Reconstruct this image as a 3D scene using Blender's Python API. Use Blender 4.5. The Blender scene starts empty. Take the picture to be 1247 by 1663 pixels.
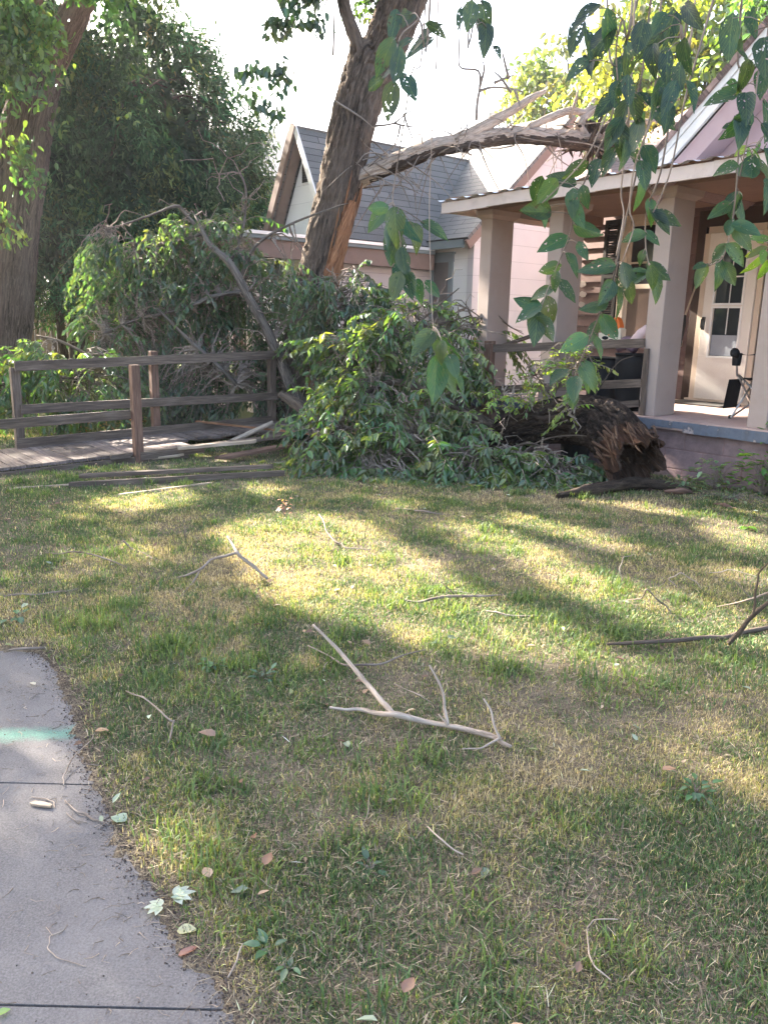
import bpy, math
import numpy as np
from mathutils import Matrix, Vector

rng = np.random.default_rng(11)
sc = bpy.context.scene
COL = sc.collection

# ---------------------------------------------------------------- camera
F, CH = 1300.0, 1.5
_p, _r = math.radians(13.2), math.radians(1.3)
_fw = np.array([0, math.cos(_p), -math.sin(_p)]); _up = np.array([0, math.sin(_p), math.cos(_p)]); _rt = np.array([1.0, 0, 0])
CR = _rt * math.cos(_r) + _up * math.sin(_r); CU = -_rt * math.sin(_r) + _up * math.cos(_r); CW = _fw
CC = np.array([0, 0, CH])
cam = bpy.data.cameras.new('camera'); cam.sensor_fit = 'VERTICAL'; cam.sensor_height = 24
cam.lens = 24 * F / 1663.0; cam.clip_start = 0.05; cam.clip_end = 1500
camo = bpy.data.objects.new('camera', cam); COL.objects.link(camo)
camo.matrix_world = Matrix(((CR[0], CU[0], -CW[0], 0), (CR[1], CU[1], -CW[1], 0), (CR[2], CU[2], -CW[2], CH), (0, 0, 0, 1)))
sc.camera = camo
# ---------------------------------------------------------------- light
SAZ, SEL = math.radians(47), math.radians(29.5)      # sun left of the view axis, height
SUN = np.array([-math.sin(SAZ) * math.cos(SEL), math.cos(SAZ) * math.cos(SEL), math.sin(SEL)])
w = bpy.data.worlds.new('World'); sc.world = w; w.use_nodes = True
nt = w.node_tree; bg = nt.nodes['Background']
sky = nt.nodes.new('ShaderNodeTexSky'); sky.sky_type = 'NISHITA'; sky.sun_disc = False
sky.sun_elevation = SEL; sky.sun_rotation = -SAZ; sky.dust_density = 5.0; sky.ozone_density = 0.4; sky.air_density = 1.0
nt.links.new(sky.outputs[0], bg.inputs[0]); bg.inputs[1].default_value = 0.115
sl = bpy.data.lights.new('sun', 'SUN'); sl.energy = 5.0; sl.angle = math.radians(0.6); sl.color = (1.0, 0.92, 0.79)
so = bpy.data.objects.new('sun', sl); COL.objects.link(so); so.location = (-20, 20, 30)
so.rotation_euler = Vector(SUN).to_track_quat('Z', 'Y').to_euler()
sc.view_settings.view_transform = 'Standard'; sc.view_settings.look = 'None'
sc.view_settings.exposure = 3.12; sc.view_settings.gamma = 1.0
sc.cycles.use_denoising = True; sc.cycles.denoising_prefilter = 'NONE'; sc.cycles.sample_clamp_indirect = 6.0; sc.cycles.max_bounces = 8; sc.cycles.diffuse_bounces = 4
sc.cycles.transparent_max_bounces = 12

# ---------------------------------------------------------------- helpers
def ray(x, y): return CR * (x - 623.5) / F - CU * (y - 831.5) / F + CW
def P(x, y, Y): d = ray(x, y); return CC + d * (Y / d[1])
def PZ(x, y, z=0.0): d = ray(x, y); return CC + d * ((z - CH) / d[2])
AZ = math.radians(39)
HA = np.array([-math.sin(AZ), math.cos(AZ), 0]); HB = np.array([math.cos(AZ), math.sin(AZ), 0]); HZ = np.array([0, 0, 1.0])
HO = np.array([2.83, 8.52, 0])
def H(a, b, z): return HO + HA * a + HB * b + HZ * z
def on_plane(x, y, p0, n): d = ray(x, y); return CC + d * (np.dot(p0 - CC, n) / np.dot(d, n))
def toH(p): v = p - HO; return np.array([v @ HA, v @ HB, v[2]])
def PA(x, y, a): return on_plane(x, y, H(a, 0, 0), HA)
def PB(x, y, b): return on_plane(x, y, H(0, b, 0), HB)
def proj(p):
    v = np.asarray(p) - CC; d = v @ CW
    return np.stack([623.5 + F * (v @ CR) / d, 831.5 - F * (v @ CU) / d], -1)

def hash3(i, s):
    x = (i[..., 0].astype(np.int64) * 374761393 + i[..., 1].astype(np.int64) * 668265263 + i[..., 2].astype(np.int64) * 2147483647 + s * 974634777) & 0xffffffff
    x = ((x ^ (x >> 13)) * 1274126177) & 0xffffffff
    x = ((x ^ (x >> 16)) * 2246822519) & 0xffffffff
    return ((x ^ (x >> 15)) & 0xffffff) / float(0xffffff)
def vnoise(p, s=0):
    p = np.asarray(p, float); i = np.floor(p).astype(np.int64); f = p - i; f = f * f * (3 - 2 * f); r = 0
    for dx in (0, 1):
        for dy in (0, 1):
            for dz in (0, 1):
                wt = (f[..., 0] if dx else 1 - f[..., 0]) * (f[..., 1] if dy else 1 - f[..., 1]) * (f[..., 2] if dz else 1 - f[..., 2])
                r = r + wt * hash3(i + np.array([dx, dy, dz]), s)
    return r
def fbm(p, s=0, o=3):
    r = 0; a = 0.5; t = 0
    for k in range(o): r = r + a * vnoise(np.asarray(p) * 2 ** k, s + k); t += a; a *= 0.5
    return r / t
def n2(x, y, sc_, s=0, o=3): return fbm(np.stack([x * sc_, y * sc_, np.zeros_like(x) + 0.5], -1), s, o)
def nrm(v): return v / np.maximum(np.linalg.norm(v, axis=-1, keepdims=True), 1e-9)
def in_poly(px, py, poly):
    c = np.zeros(px.shape, bool); n = len(poly)
    for i in range(n):
        x1, y1 = poly[i]; x2, y2 = poly[(i + 1) % n]
        if y1 == y2: continue
        c ^= ((y1 > py) != (y2 > py)) & (px < (x2 - x1) * (py - y1) / (y2 - y1) + x1)
    return c

class MB:
    """collects geometry, builds ONE mesh object"""
    def __init__(s): s.V = []; s.T = []; s.C = []; s.F = {3: [], 4: []}; s.n = 0
    def add(s, v, faces, tc=None, col=None):
        v = np.asarray(v, float).reshape(-1, 3); k = len(v)
        s.V.append(v); s.T.append(v if tc is None else np.asarray(tc, float).reshape(-1, 3))
        c = np.ones((k, 3)) if col is None else np.broadcast_to(np.asarray(col, float), (k, 3))
        s.C.append(c)
        for f in (faces if isinstance(faces, list) else [faces]):
            f = np.asarray(f, np.int64)
            if f.size: s.F[f.shape[1]].append(f + s.n)
        s.n += k; return s
    def box(s, o, ax, ay, az, ch=0.0, col=None):
        """box from corner o with edge vectors; texture coords run along the longest edge"""
        o = np.asarray(o, float); E = [np.asarray(e, float) for e in (ax, ay, az)]
        L = [np.linalg.norm(e) for e in E]; g = int(np.argmax(L)); order = [g] + [i for i in range(3) if i != g]
        v = []; t = []; off = rng.random(3) * 40
        for k in range(8):
            c = [(k >> i) & 1 for i in range(3)]
            v.append(o + sum(E[i] * c[i] for i in range(3))); t.append([c[i] * L[i] for i in order])
        f = [[0, 2, 3, 1], [4, 5, 7, 6], [0, 1, 5, 4], [2, 6, 7, 3], [0, 4, 6, 2], [1, 3, 7, 5]]
        if np.dot(np.cross(E[0], E[1]), E[2]) < 0: f = [q[::-1] for q in f]
        return s.add(v, np.array(f), np.array(t) + off, col)
    def hbox(s, a0, a1, b0, b1, z0, z1, col=None):
        return s.box(H(a0, b0, z0), HA * (a1 - a0), HB * (b1 - b0), HZ * (z1 - z0), col=col)
    def bar(s, p, q, wd, hh, up=(0, 0, 1), col=None):
        p = np.asarray(p, float); q = np.asarray(q, float); d = q - p; x = nrm(np.cross(d, np.asarray(up, float))); u = nrm(np.cross(x, d))
        return s.box(p - x * wd / 2 - u * hh / 2, d, x * wd, u * hh, col=col)
    def poly(s, pts, ext, col=None):
        """planar polygon extruded along ext"""
        p = np.asarray(pts, float); n = len(p); e = np.asarray(ext, float); c = p.mean(0)
        v = np.vstack([p, p + e, [c], [c + e]]); i = np.arange(n); j = (i + 1) % n
        return s.add(v, [np.stack([i, j, j + n, i + n], 1), np.stack([j, i, np.full(n, 2 * n)], 1), np.stack([i + n, j + n, np.full(n, 2 * n + 1)], 1)], None, col)
    def tube(s, pts, rad, n=8, sub=4, rough=0.0, rs=0, col=None, caps=True, ridge=0.0, rfreq=1.0, th0=0.0, th1=2 * math.pi):
        p, r = spline(pts, rad, sub); k = len(p); d = nrm(np.gradient(p, axis=0))
        x = np.cross(d[0], [0, 0, 1.0]);
        if np.linalg.norm(x) < 1e-3: x = np.array([1.0, 0, 0])
        x = nrm(x); X = []
        for i in range(k): x = nrm(x - d[i] * np.dot(x, d[i])); X.append(x)
        X = np.array(X); Yv = np.cross(d, X); full = abs(th1 - th0 - 2 * math.pi) < 1e-6
        th = np.linspace(th0, th1, n, endpoint=not full); cs, sn = np.cos(th), np.sin(th)
        L = np.concatenate([[0], np.cumsum(np.linalg.norm(np.diff(p, axis=0), axis=1))]); off = rng.random(3) * 30
        R = np.repeat(r[:, None], n, 1); rm = max(r.max(), 1e-4)
        if rough or ridge:
            q = np.stack([np.repeat(L[:, None], n, 1) * 1.0, np.repeat(cs[None] * rm, k, 0), np.repeat(sn[None] * rm, k, 0)], -1)
            if rough: R = R * (1 + rough * (fbm(q / (rm * 1.6) + rs * 7.3, rs, 3) - 0.5) * 2)
            if ridge:
                qq = q * np.array([5.0, 24, 24]) * rfreq + 3 * fbm(q * np.array([6., 10, 10]), rs + 5, 2)[..., None]
                R = R - ridge * (1 - np.abs(2 * fbm(qq, rs + 9, 2) - 1) * 3.0).clip(0, 1)
        v = p[:, None] + R[..., None] * (X[:, None] * cs[None, :, None] + Yv[:, None] * sn[None, :, None])
        tc = np.stack([np.repeat(L[:, None], n, 1), np.repeat(cs[None] * rm, k, 0), np.repeat(sn[None] * rm, k, 0)], -1) + off
        i = np.arange(k - 1)[:, None] * n; j = np.arange(n if full else n - 1)[None]; jn = (j + 1) % n
        f = np.stack([i + j, i + jn, i + n + jn, i + n + j], -1).reshape(-1, 4)
        vv = v.reshape(-1, 3); tt = tc.reshape(-1, 3); fl = [f]
        if caps and full:
            vv = np.vstack([vv, p[:1], p[-1:]]); tt = np.vstack([tt, tt[:1], tt[-1:]]); c0, c1 = k * n, k * n + 1; a = np.arange(n); b = (a + 1) % n
            fl.append(np.stack([b, a, np.full(n, c0)], 1)); fl.append(np.stack([a + (k - 1) * n, b + (k - 1) * n, np.full(n, c1)], 1))
        return s.add(vv, fl, tt, col)
    def many(s, paths, r0, r1, col=None):
        """many thin 3-sided twigs: paths (S,K,3)"""
        p = np.asarray(paths, float); S, K, _ = p.shape
        if S == 0: return s
        d = nrm(np.gradient(p, axis=1)); ref = np.where(np.abs(d[..., 2:3]) > 0.9, np.array([1.0, 0, 0]), np.array([0, 0, 1.0]))
        x = nrm(np.cross(d, ref)); y = np.cross(d, x); rr = (np.asarray(r0).reshape(-1, 1) * np.linspace(1, 0, K) + np.asarray(r1).reshape(-1, 1) * np.linspace(0, 1, K))[..., None]
        v = np.stack([p + rr * (x * math.cos(t) + y * math.sin(t)) for t in (0, 2.094, 4.189)], 2)
        b = (np.arange(S)[:, None, None] * K + np.arange(K - 1)[None, :, None]) * 3; j = np.arange(3)[None, None]; jn = (j + 1) % 3
        f = np.stack([b + j, b + jn, b + 3 + jn, b + 3 + j], -1).reshape(-1, 4)
        c = None if col is None else np.repeat(np.asarray(col).reshape(-1, 1, 3) * np.ones((S, 1, 1)), K * 3, 1).reshape(-1, 3)
        return s.add(v.reshape(-1, 3), f, None, c)
    def build(s, name, m, parent=None, smooth=False, bevel=0.0):
        V = np.vstack(s.V); 
        if parent is not None: V = V - np.array(world_loc(parent))
        elif getattr(s, 'base', None) is not None: V = V - s.base
        me = bpy.data.meshes.new(name); me.vertices.add(len(V)); me.vertices.foreach_set('co', V.astype(np.float32).ravel())
        q = np.vstack(s.F[4]) if s.F[4] else np.zeros((0, 4), int); t = np.vstack(s.F[3]) if s.F[3] else np.zeros((0, 3), int)
        lp = np.concatenate([q.ravel(), t.ravel()]).astype(np.int32); st = np.concatenate([np.arange(len(q)) * 4, len(q) * 4 + np.arange(len(t)) * 3]).astype(np.int32)
        me.loops.add(len(lp)); me.loops.foreach_set('vertex_index', lp); me.polygons.add(len(st)); me.polygons.foreach_set('loop_start', st)
        if smooth: me.polygons.foreach_set('use_smooth', np.ones(len(st), bool))
        else: me.polygons.foreach_set('use_smooth', np.zeros(len(st), bool))
        a = me.attributes.new('tc', 'FLOAT_VECTOR', 'POINT'); a.data.foreach_set('vector', np.vstack(s.T).astype(np.float32).ravel())
        c = np.vstack(s.C); a = me.attributes.new('col', 'FLOAT_COLOR', 'POINT'); a.data.foreach_set('color', np.hstack([c, np.ones((len(c), 1))]).astype(np.float32).ravel())
        me.update(calc_edges=True); me.materials.append(m)
        o = bpy.data.objects.new(name, me); COL.objects.link(o)
        if parent is not None: o.parent = parent
        elif getattr(s, 'base', None) is not None: o.location = s.base
        if bevel:
            b = o.modifiers.new('bevel', 'BEVEL'); b.width = bevel; b.segments = 2; b.limit_method = 'ANGLE'
        return o
def world_loc(o):
    l = np.array(o.location)
    while o.parent is not None: o = o.parent; l = l + np.array(o.location)
    return l
def spline(pts, rad, sub):
    p = np.asarray(pts, float); r = np.asarray(rad, float) * np.ones(len(p))
    if sub <= 1 or len(p) < 2: return p, r
    q = np.vstack([2 * p[0] - p[1], p, 2 * p[-1] - p[-2]]); o = []; ro = []
    for i in range(len(p) - 1):
        a, b, c, d = q[i:i + 4]
        for t in np.arange(sub) / sub:
            o.append(0.5 * (2 * b + (c - a) * t + (2 * a - 5 * b + 4 * c - d) * t * t + (3 * b - a - 3 * c + d) * t ** 3)); ro.append(r[i] * (1 - t) + r[i + 1] * t)
    o.append(p[-1]); ro.append(r[-1]); return np.array(o), np.array(ro)
def tag(o, label=None, cat=None, group=None, kind=None):
    for k, v in (('label', label), ('category', cat), ('group', group), ('kind', kind)):
        if v: o[k] = v
    return o
def thing(name, loc, label, cat, group=None):
    o = bpy.data.objects.new(name, None); COL.objects.link(o); o.location = tuple(loc); o.empty_display_size = 0.2
    return tag(o, label, cat, group)
def leaves(mb, base, d, up, ln, wd, col, droop=0.12, fold=0.18, fine=False):
    """many leaves at once: base point, direction, upward side"""
    n = len(base)
    if n == 0: return
    d = nrm(d); s = nrm(np.cross(d, up)); u = np.cross(s, d); ln = np.asarray(ln) * np.ones(n); wd = np.asarray(wd) * np.ones(n)
    if not fine:
        T = np.array([[0, 0, 0], [.28, .5, 1], [.66, .42, .7], [1, 0, 0], [.66, -.42, .7], [.28, -.5, 1]]); F4 = np.array([[0, 1, 2, 3], [0, 3, 4, 5]])
    else:
        us = np.array([0, .06, .18, .33, .5, .66, .8, .91, 1.0]); hw = np.array([0, .2, .42, .5, .48, .39, .26, .12, 0.0]); T = []; m = len(us)
        for k in range(m): T += [[us[k], hw[k], hw[k] * 2], [us[k], 0, 0], [us[k], -hw[k] * 0.93, hw[k] * 2]]
        T = np.array(T); F4 = np.array([[3 * k + a, 3 * k + a + 1, 3 * k + a + 4, 3 * k + a + 3] for k in range(m - 1) for a in (0, 1)])
    uu, vv, ww = T.T; K = len(T)
    jag = 1.0
    if fine: jag = 1 + 0.10 * (rng.random((n, K)) - .5) * (np.abs(vv) > .05); 
    dr = (np.asarray(droop) * np.ones(n))[:, None, None]
    v = base[:, None] + (ln[:, None] * uu)[..., None] * d[:, None] + (wd[:, None] * vv * jag)[..., None] * s[:, None] \
        + ((wd * fold)[:, None] * ww * 0.5)[..., None] * u[:, None] - dr * ((ln[:, None] * uu ** 2)[..., None]) * u[:, None]
    if fine: v = v + (rng.normal(0, 1, (n, K, 1)) * 0.02 * wd[:, None, None]) * u[:, None]
    f = (np.arange(n)[:, None, None] * K + F4[None]).reshape(-1, 4)
    tc = np.stack([np.repeat(uu[None], n, 0), np.repeat(vv[None], n, 0), np.repeat(rng.random(n)[:, None] * 50, K, 1)], -1)
    mb.add(v.reshape(-1, 3), f, tc.reshape(-1, 3), np.repeat(np.asarray(col).reshape(n, 1, 3), K, 1).reshape(-1, 3))
def rdir(n): return nrm(rng.normal(0, 1, (n, 3)))
def tint(base, n, var=0.25, warm=0.15):
    b = np.array(base) * np.exp(rng.normal(0, var, (n, 1))); b[:, 0] *= np.exp(rng.normal(0, warm, n)); return b.clip(0, .9)

# ---------------------------------------------------------------- materials
def new_mat(name):
    m = bpy.data.materials.new(name); m.use_nodes = True; t = m.node_tree
    for n in list(t.nodes): t.nodes.remove(n)
    return m, t, t.nodes.new('ShaderNodeOutputMaterial')
def N(t, kind, ins=None, **kw):
    n = t.nodes.new(kind)
    for k, v in kw.items(): setattr(n, k, v)
    for k, v in (ins or {}).items():
        if isinstance(v, bpy.types.NodeSocket): t.links.new(v, n.inputs[k])
        else: n.inputs[k].default_value = v
    return n
def coords(t, scale, src='tc'):
    if src == 'tc': v = N(t, 'ShaderNodeAttribute', attribute_name='tc').outputs['Vector']
    else: v = N(t, 'ShaderNodeTexCoord').outputs['Object']
    return N(t, 'ShaderNodeMapping', {'Vector': v, 'Scale': scale}).outputs[0]
def ramp(t, fac, stops):
    r = N(t, 'ShaderNodeValToRGB', {'Fac': fac}); e = r.color_ramp.elements
    while len(e) < len(stops): e.new(0.5)
    for k, (p, c) in enumerate(stops): e[k].position = p; e[k].color = (*c, 1) if len(c) == 3 else c
    return r.outputs[0]
def mixc(t, f, a, b, mode='MIX'):
    n = N(t, 'ShaderNodeMix', data_type='RGBA', blend_type=mode)
    for k, v in ((0, f), (6, a), (7, b)):
        if isinstance(v, bpy.types.NodeSocket): t.links.new(v, n.inputs[k])
        else: n.inputs[k].default_value = v if k == 0 else (*v, 1)
    return n.outputs[2]
def noise(t, vec, scale, detail=4, rough=0.55): return N(t, 'ShaderNodeTexNoise', {'Vector': vec, 'Scale': scale, 'Detail': detail, 'Roughness': rough}).outputs[0]
def surface(t, out, color, rough=0.8, bump=None, bstr=0.3, bdist=0.01, metal=0.0, spec=0.3):
    p = N(t, 'ShaderNodeBsdfPrincipled', {'Roughness': rough, 'Metallic': metal, 'Specular IOR Level': spec})
    if isinstance(color, bpy.types.NodeSocket): t.links.new(color, p.inputs[0])
    else: p.inputs[0].default_value = (*color, 1)
    if bump is not None:
        b = N(t, 'ShaderNodeBump', {'Height': bump, 'Strength': bstr, 'Distance': bdist}); t.links.new(b.outputs[0], p.inputs['Normal'])
    t.links.new(p.outputs[0], out.inputs[0]); return p
def attr_col(t): return N(t, 'ShaderNodeAttribute', attribute_name='col').outputs['Color']

def mat_paint(name, c, var=0.12, rough=0.7, dirt=(0.2, 0.15, 0.12), dirt_amt=0.25, scale=3.0, src='tc'):
    m, t, o = new_mat(name); v = coords(t, (1, 1, 1), src)
    n1 = noise(t, v, scale, 6); n2_ = noise(t, v, scale * 14, 3)
    c1 = mixc(t, n1, tuple(x * (1 - var) for x in c), tuple(min(1, x * (1 + var)) for x in c))
    g = ramp(t, noise(t, v, scale * 0.7, 8, 0.7), [(0.52, (0, 0, 0)), (0.78, (dirt_amt,) * 3)])
    c2 = mixc(t, g, c1, dirt)
    surface(t, o, c2, rough, n2_, 0.25, 0.004); return m
def mat_wood(name, c1, c2, c3, rough=0.85, grain=1.0):
    m, t, o = new_mat(name); v = coords(t, (1.6 * grain, 22 * grain, 22 * grain)); n1 = noise(t, v, 2.2, 8, 0.65)
    v2 = coords(t, (1, 2.5, 2.5)); n2_ = noise(t, v2, 2.0, 5)
    c = ramp(t, n1, [(0.3, c1), (0.52, c2), (0.72, c3)]); c = mixc(t, ramp(t, n2_, [(0.4, (0, 0, 0)), (0.7, (.55,) * 3)]), c, c1)
    c = mixc(t, 1.0, c, attr_col(t), 'MULTIPLY')
    surface(t, o, c, rough, n1, 0.5, 0.006); return m
def mat_bark(name, dark, mid, light, sx=3.0, sy=26.0, bstr=0.9, bd=0.03):
    m, t, o = new_mat(name); v = coords(t, (sx, sy, sy)); wv = noise(t, coords(t, (4, 9, 9)), 1.5, 3)
    vv = N(t, 'ShaderNodeVectorMath', {0: v, 1: (0, 0, 0)}, operation='ADD').outputs[0]
    d = N(t, 'ShaderNodeVectorMath', {0: wv, 3: 2.0}, operation='SCALE'); vv = N(t, 'ShaderNodeVectorMath', {0: v, 1: d.outputs[0]}, operation='ADD').outputs[0]
    n1 = noise(t, vv, 1.0, 8, 0.66); big = noise(t, coords(t, (0.9, 2.5, 2.5)), 1.3, 3)
    c = ramp(t, n1, [(0.36, dark), (0.5, mid), (0.68, light)])
    c = mixc(t, ramp(t, big, [(0.4, (0, 0, 0)), (0.65, (.5,) * 3)]), c, light); c = mixc(t, 1.0, c, attr_col(t), 'MULTIPLY')
    surface(t, o, c, 0.95, n1, bstr, bd, spec=0.15); return m
def mat_leaf(name, trans=0.42, gloss=0.08, holes=False, tboost=(1.5, 1.55, 0.75), veins=False, rough=0.45):
    m, t, o = new_mat(name); c = attr_col(t)
    if veins:
        tcv = N(t, 'ShaderNodeAttribute', attribute_name='tc').outputs['Vector']
        sx = N(t, 'ShaderNodeSeparateXYZ', {0: tcv}); av = N(t, 'ShaderNodeMath', {0: sx.outputs[1]}, operation='ABSOLUTE').outputs[0]
        mid = N(t, 'ShaderNodeMath', {0: av, 1: 0.022}, operation='LESS_THAN').outputs[0]
        k = N(t, 'ShaderNodeMath', {0: sx.outputs[0], 1: av}, operation='SUBTRACT').outputs[0]
        k = N(t, 'ShaderNodeMath', {0: k, 1: 52.0}, operation='MULTIPLY').outputs[0]; k = N(t, 'ShaderNodeMath', {0: k}, operation='SINE').outputs[0]
        rib = N(t, 'ShaderNodeMath', {0: k, 1: 0.93}, operation='GREATER_THAN').outputs[0]
        rb = N(t, 'ShaderNodeMath', {0: rib, 1: mid}, operation='MAXIMUM').outputs[0]; rb = N(t, 'ShaderNodeMath', {0: rb, 1: 0.4}, operation='MULTIPLY').outputs[0]
        blot = noise(t, tcv, 5.0, 4); c = mixc(t, ramp(t, blot, [(.45, (0, 0, 0)), (.75, (.4,) * 3)]), c, (0.10, 0.12, 0.03)); c = mixc(t, rb, c, (0.10, 0.16, 0.06))
    tc = mixc(t, 1.0, c, tboost, 'MULTIPLY')
    df = N(t, 'ShaderNodeBsdfDiffuse', {'Color': c}); tr = N(t, 'ShaderNodeBsdfTranslucent', {'Color': tc}); gl = N(t, 'ShaderNodeBsdfGlossy', {'Color': (.9, .95, 1, 1), 'Roughness': rough})
    a = N(t, 'ShaderNodeMixShader', {0: trans, 1: df.outputs[0], 2: tr.outputs[0]}); b = N(t, 'ShaderNodeMixShader', {0: gloss, 1: a.outputs[0], 2: gl.outputs[0]})
    last = b
    if holes:
        tcv = N(t, 'ShaderNodeAttribute', attribute_name='tc').outputs['Vector']
        wob = N(t, 'ShaderNodeVectorMath', {0: N(t, 'ShaderNodeTexNoise', {'Vector': tcv, 'Scale': 14.0, 'Detail': 2.0}).outputs[1], 3: .16}, operation='SCALE').outputs[0]; tcv = N(t, 'ShaderNodeVectorMath', {0: tcv, 1: wob}, operation='ADD').outputs[0]
        vo = N(t, 'ShaderNodeTexVoronoi', {'Vector': N(t, 'ShaderNodeMapping', {'Vector': tcv, 'Scale': (1.0, 0.55, 1.0)}).outputs[0], 'Scale': 9.0, 'Randomness': 1.0})
        keep = noise(t, tcv, 2.1, 2); thr = ramp(t, keep, [(0.36, (0, 0, 0)), (0.64, (.30,) * 3)])
        h = N(t, 'ShaderNodeMath', {0: vo.outputs['Distance'], 1: thr}, operation='LESS_THAN').outputs[0]
        last = N(t, 'ShaderNodeMixShader', {0: h, 1: b.outputs[0], 2: N(t, 'ShaderNodeBsdfTransparent').outputs[0]})
    t.links.new(last.outputs[0], o.inputs[0]); return m

M = {}
M['grass'] = mat_leaf('grass', 0.38, 0.03, tboost=(1.45, 1.4, 0.8), rough=0.6)
M['thatch'] = mat_leaf('dry_thatch', 0.15, 0.02, tboost=(1.1, 1.0, 0.8), rough=0.6)
M['leaf'] = mat_leaf('leaf', 0.46, 0.06, tboost=(2.0, 1.85, 0.6))
M['leaf_near'] = mat_leaf('near_leaf', 0.55, 0.03, holes=True, veins=True, tboost=(1.7, 1.7, 0.8), rough=0.38)
M['cedar'] = mat_leaf('cedar_foliage', 0.25, 0.02, rough=0.6)
M['bark'] = mat_bark('bark', (0.022, 0.017, 0.014), (0.085, 0.065, 0.052), (0.19, 0.145, 0.115))
M['bark_red'] = mat_bark('bark_red', (0.028, 0.018, 0.014), (0.12, 0.075, 0.055), (0.24, 0.16, 0.12), 3, 30)
M['bark_gray'] = mat_bark('bark_gray', (0.03, 0.025, 0.022), (0.10, 0.085, 0.075), (0.21, 0.18, 0.16), 6, 40, 0.6, 0.01)
M['bark_elm'] = mat_bark('bark_elm', (0.022, 0.016, 0.013), (0.085, 0.062, 0.051), (0.19, 0.145, 0.12), 3, 28)
M['bark_dark'] = mat_bark('bark_dark', (0.012, 0.009, 0.007), (0.045, 0.032, 0.024), (0.11, 0.08, 0.06), 5, 34, 1.0, 0.03)
M['torn'] = mat_wood('torn_wood', (0.09, 0.035, 0.018), (0.25, 0.115, 0.055), (0.40, 0.225, 0.12), 0.8, 1.3)
M['bark_log'] = mat_bark('bark_log', (.004, .003, .0025), (.018, .0125, .010), (.085, .06, .047), 6, 22, 1.0, .06)
M['twig'] = mat_bark('twig_bark', (0.07, 0.05, 0.04), (0.17, 0.135, 0.11), (0.34, 0.28, 0.235), 8, 60, 0.4, 0.004)
M['deadwood'] = mat_bark('dead_wood', (0.12, 0.09, 0.07), (0.30, 0.235, 0.185), (0.5, 0.41, 0.34), 8, 60, 0.5, 0.004)
M['oldwood'] = mat_wood('weathered_wood', (0.055, 0.04, 0.032), (0.13, 0.095, 0.075), (0.23, 0.18, 0.15))
M['redwood'] = mat_wood('reddish_wood', (0.07, 0.04, 0.03), (0.17, 0.095, 0.068), (0.26, 0.16, 0.12))
M['palewood'] = mat_wood('pale_wood', (0.22, 0.16, 0.11), (0.42, 0.33, 0.25), (0.58, 0.48, 0.38))
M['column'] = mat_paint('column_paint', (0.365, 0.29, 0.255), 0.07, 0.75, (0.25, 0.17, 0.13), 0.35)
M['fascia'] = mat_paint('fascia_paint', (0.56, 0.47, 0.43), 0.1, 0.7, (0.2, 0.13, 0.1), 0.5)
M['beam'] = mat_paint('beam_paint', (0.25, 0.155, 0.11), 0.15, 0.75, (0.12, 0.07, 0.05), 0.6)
M['pink'] = mat_paint('pink_paint', (0.43, 0.315, 0.325), 0.08, 0.75, (0.35, 0.2, 0.19), 0.4)
M['white'] = mat_paint('white_paint', (0.76, 0.74, 0.72), 0.05, 0.6, (0.4, 0.36, 0.32), 0.3)
M['trim'] = mat_paint('window_trim', (0.60, 0.49, 0.39), 0.08, 0.6, (0.3, 0.22, 0.16), 0.4)
M['primer'] = mat_paint('primer', (0.52, 0.43, 0.39), .1, .8)
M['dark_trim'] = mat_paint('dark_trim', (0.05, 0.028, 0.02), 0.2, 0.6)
M['neighbor_trim'] = mat_paint('brown_barge', (0.225, 0.155, 0.13), 0.15, 0.75, (0.1, 0.06, 0.05), 0.5)
M['gray_trim'] = mat_paint('gray_trim', (0.20, 0.23, 0.24), 0.1, 0.6)
M['shutter'] = mat_paint('shutter_paint', (0.035, 0.028, 0.026), 0.2, 0.5)
M['black'] = mat_paint('black_fabric', (0.012, 0.012, 0.014), 0.2, 0.75)
M['blackmetal'] = mat_paint('black_metal', (0.02, 0.02, 0.022), 0.2, 0.4)
M['metal'] = None

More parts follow.
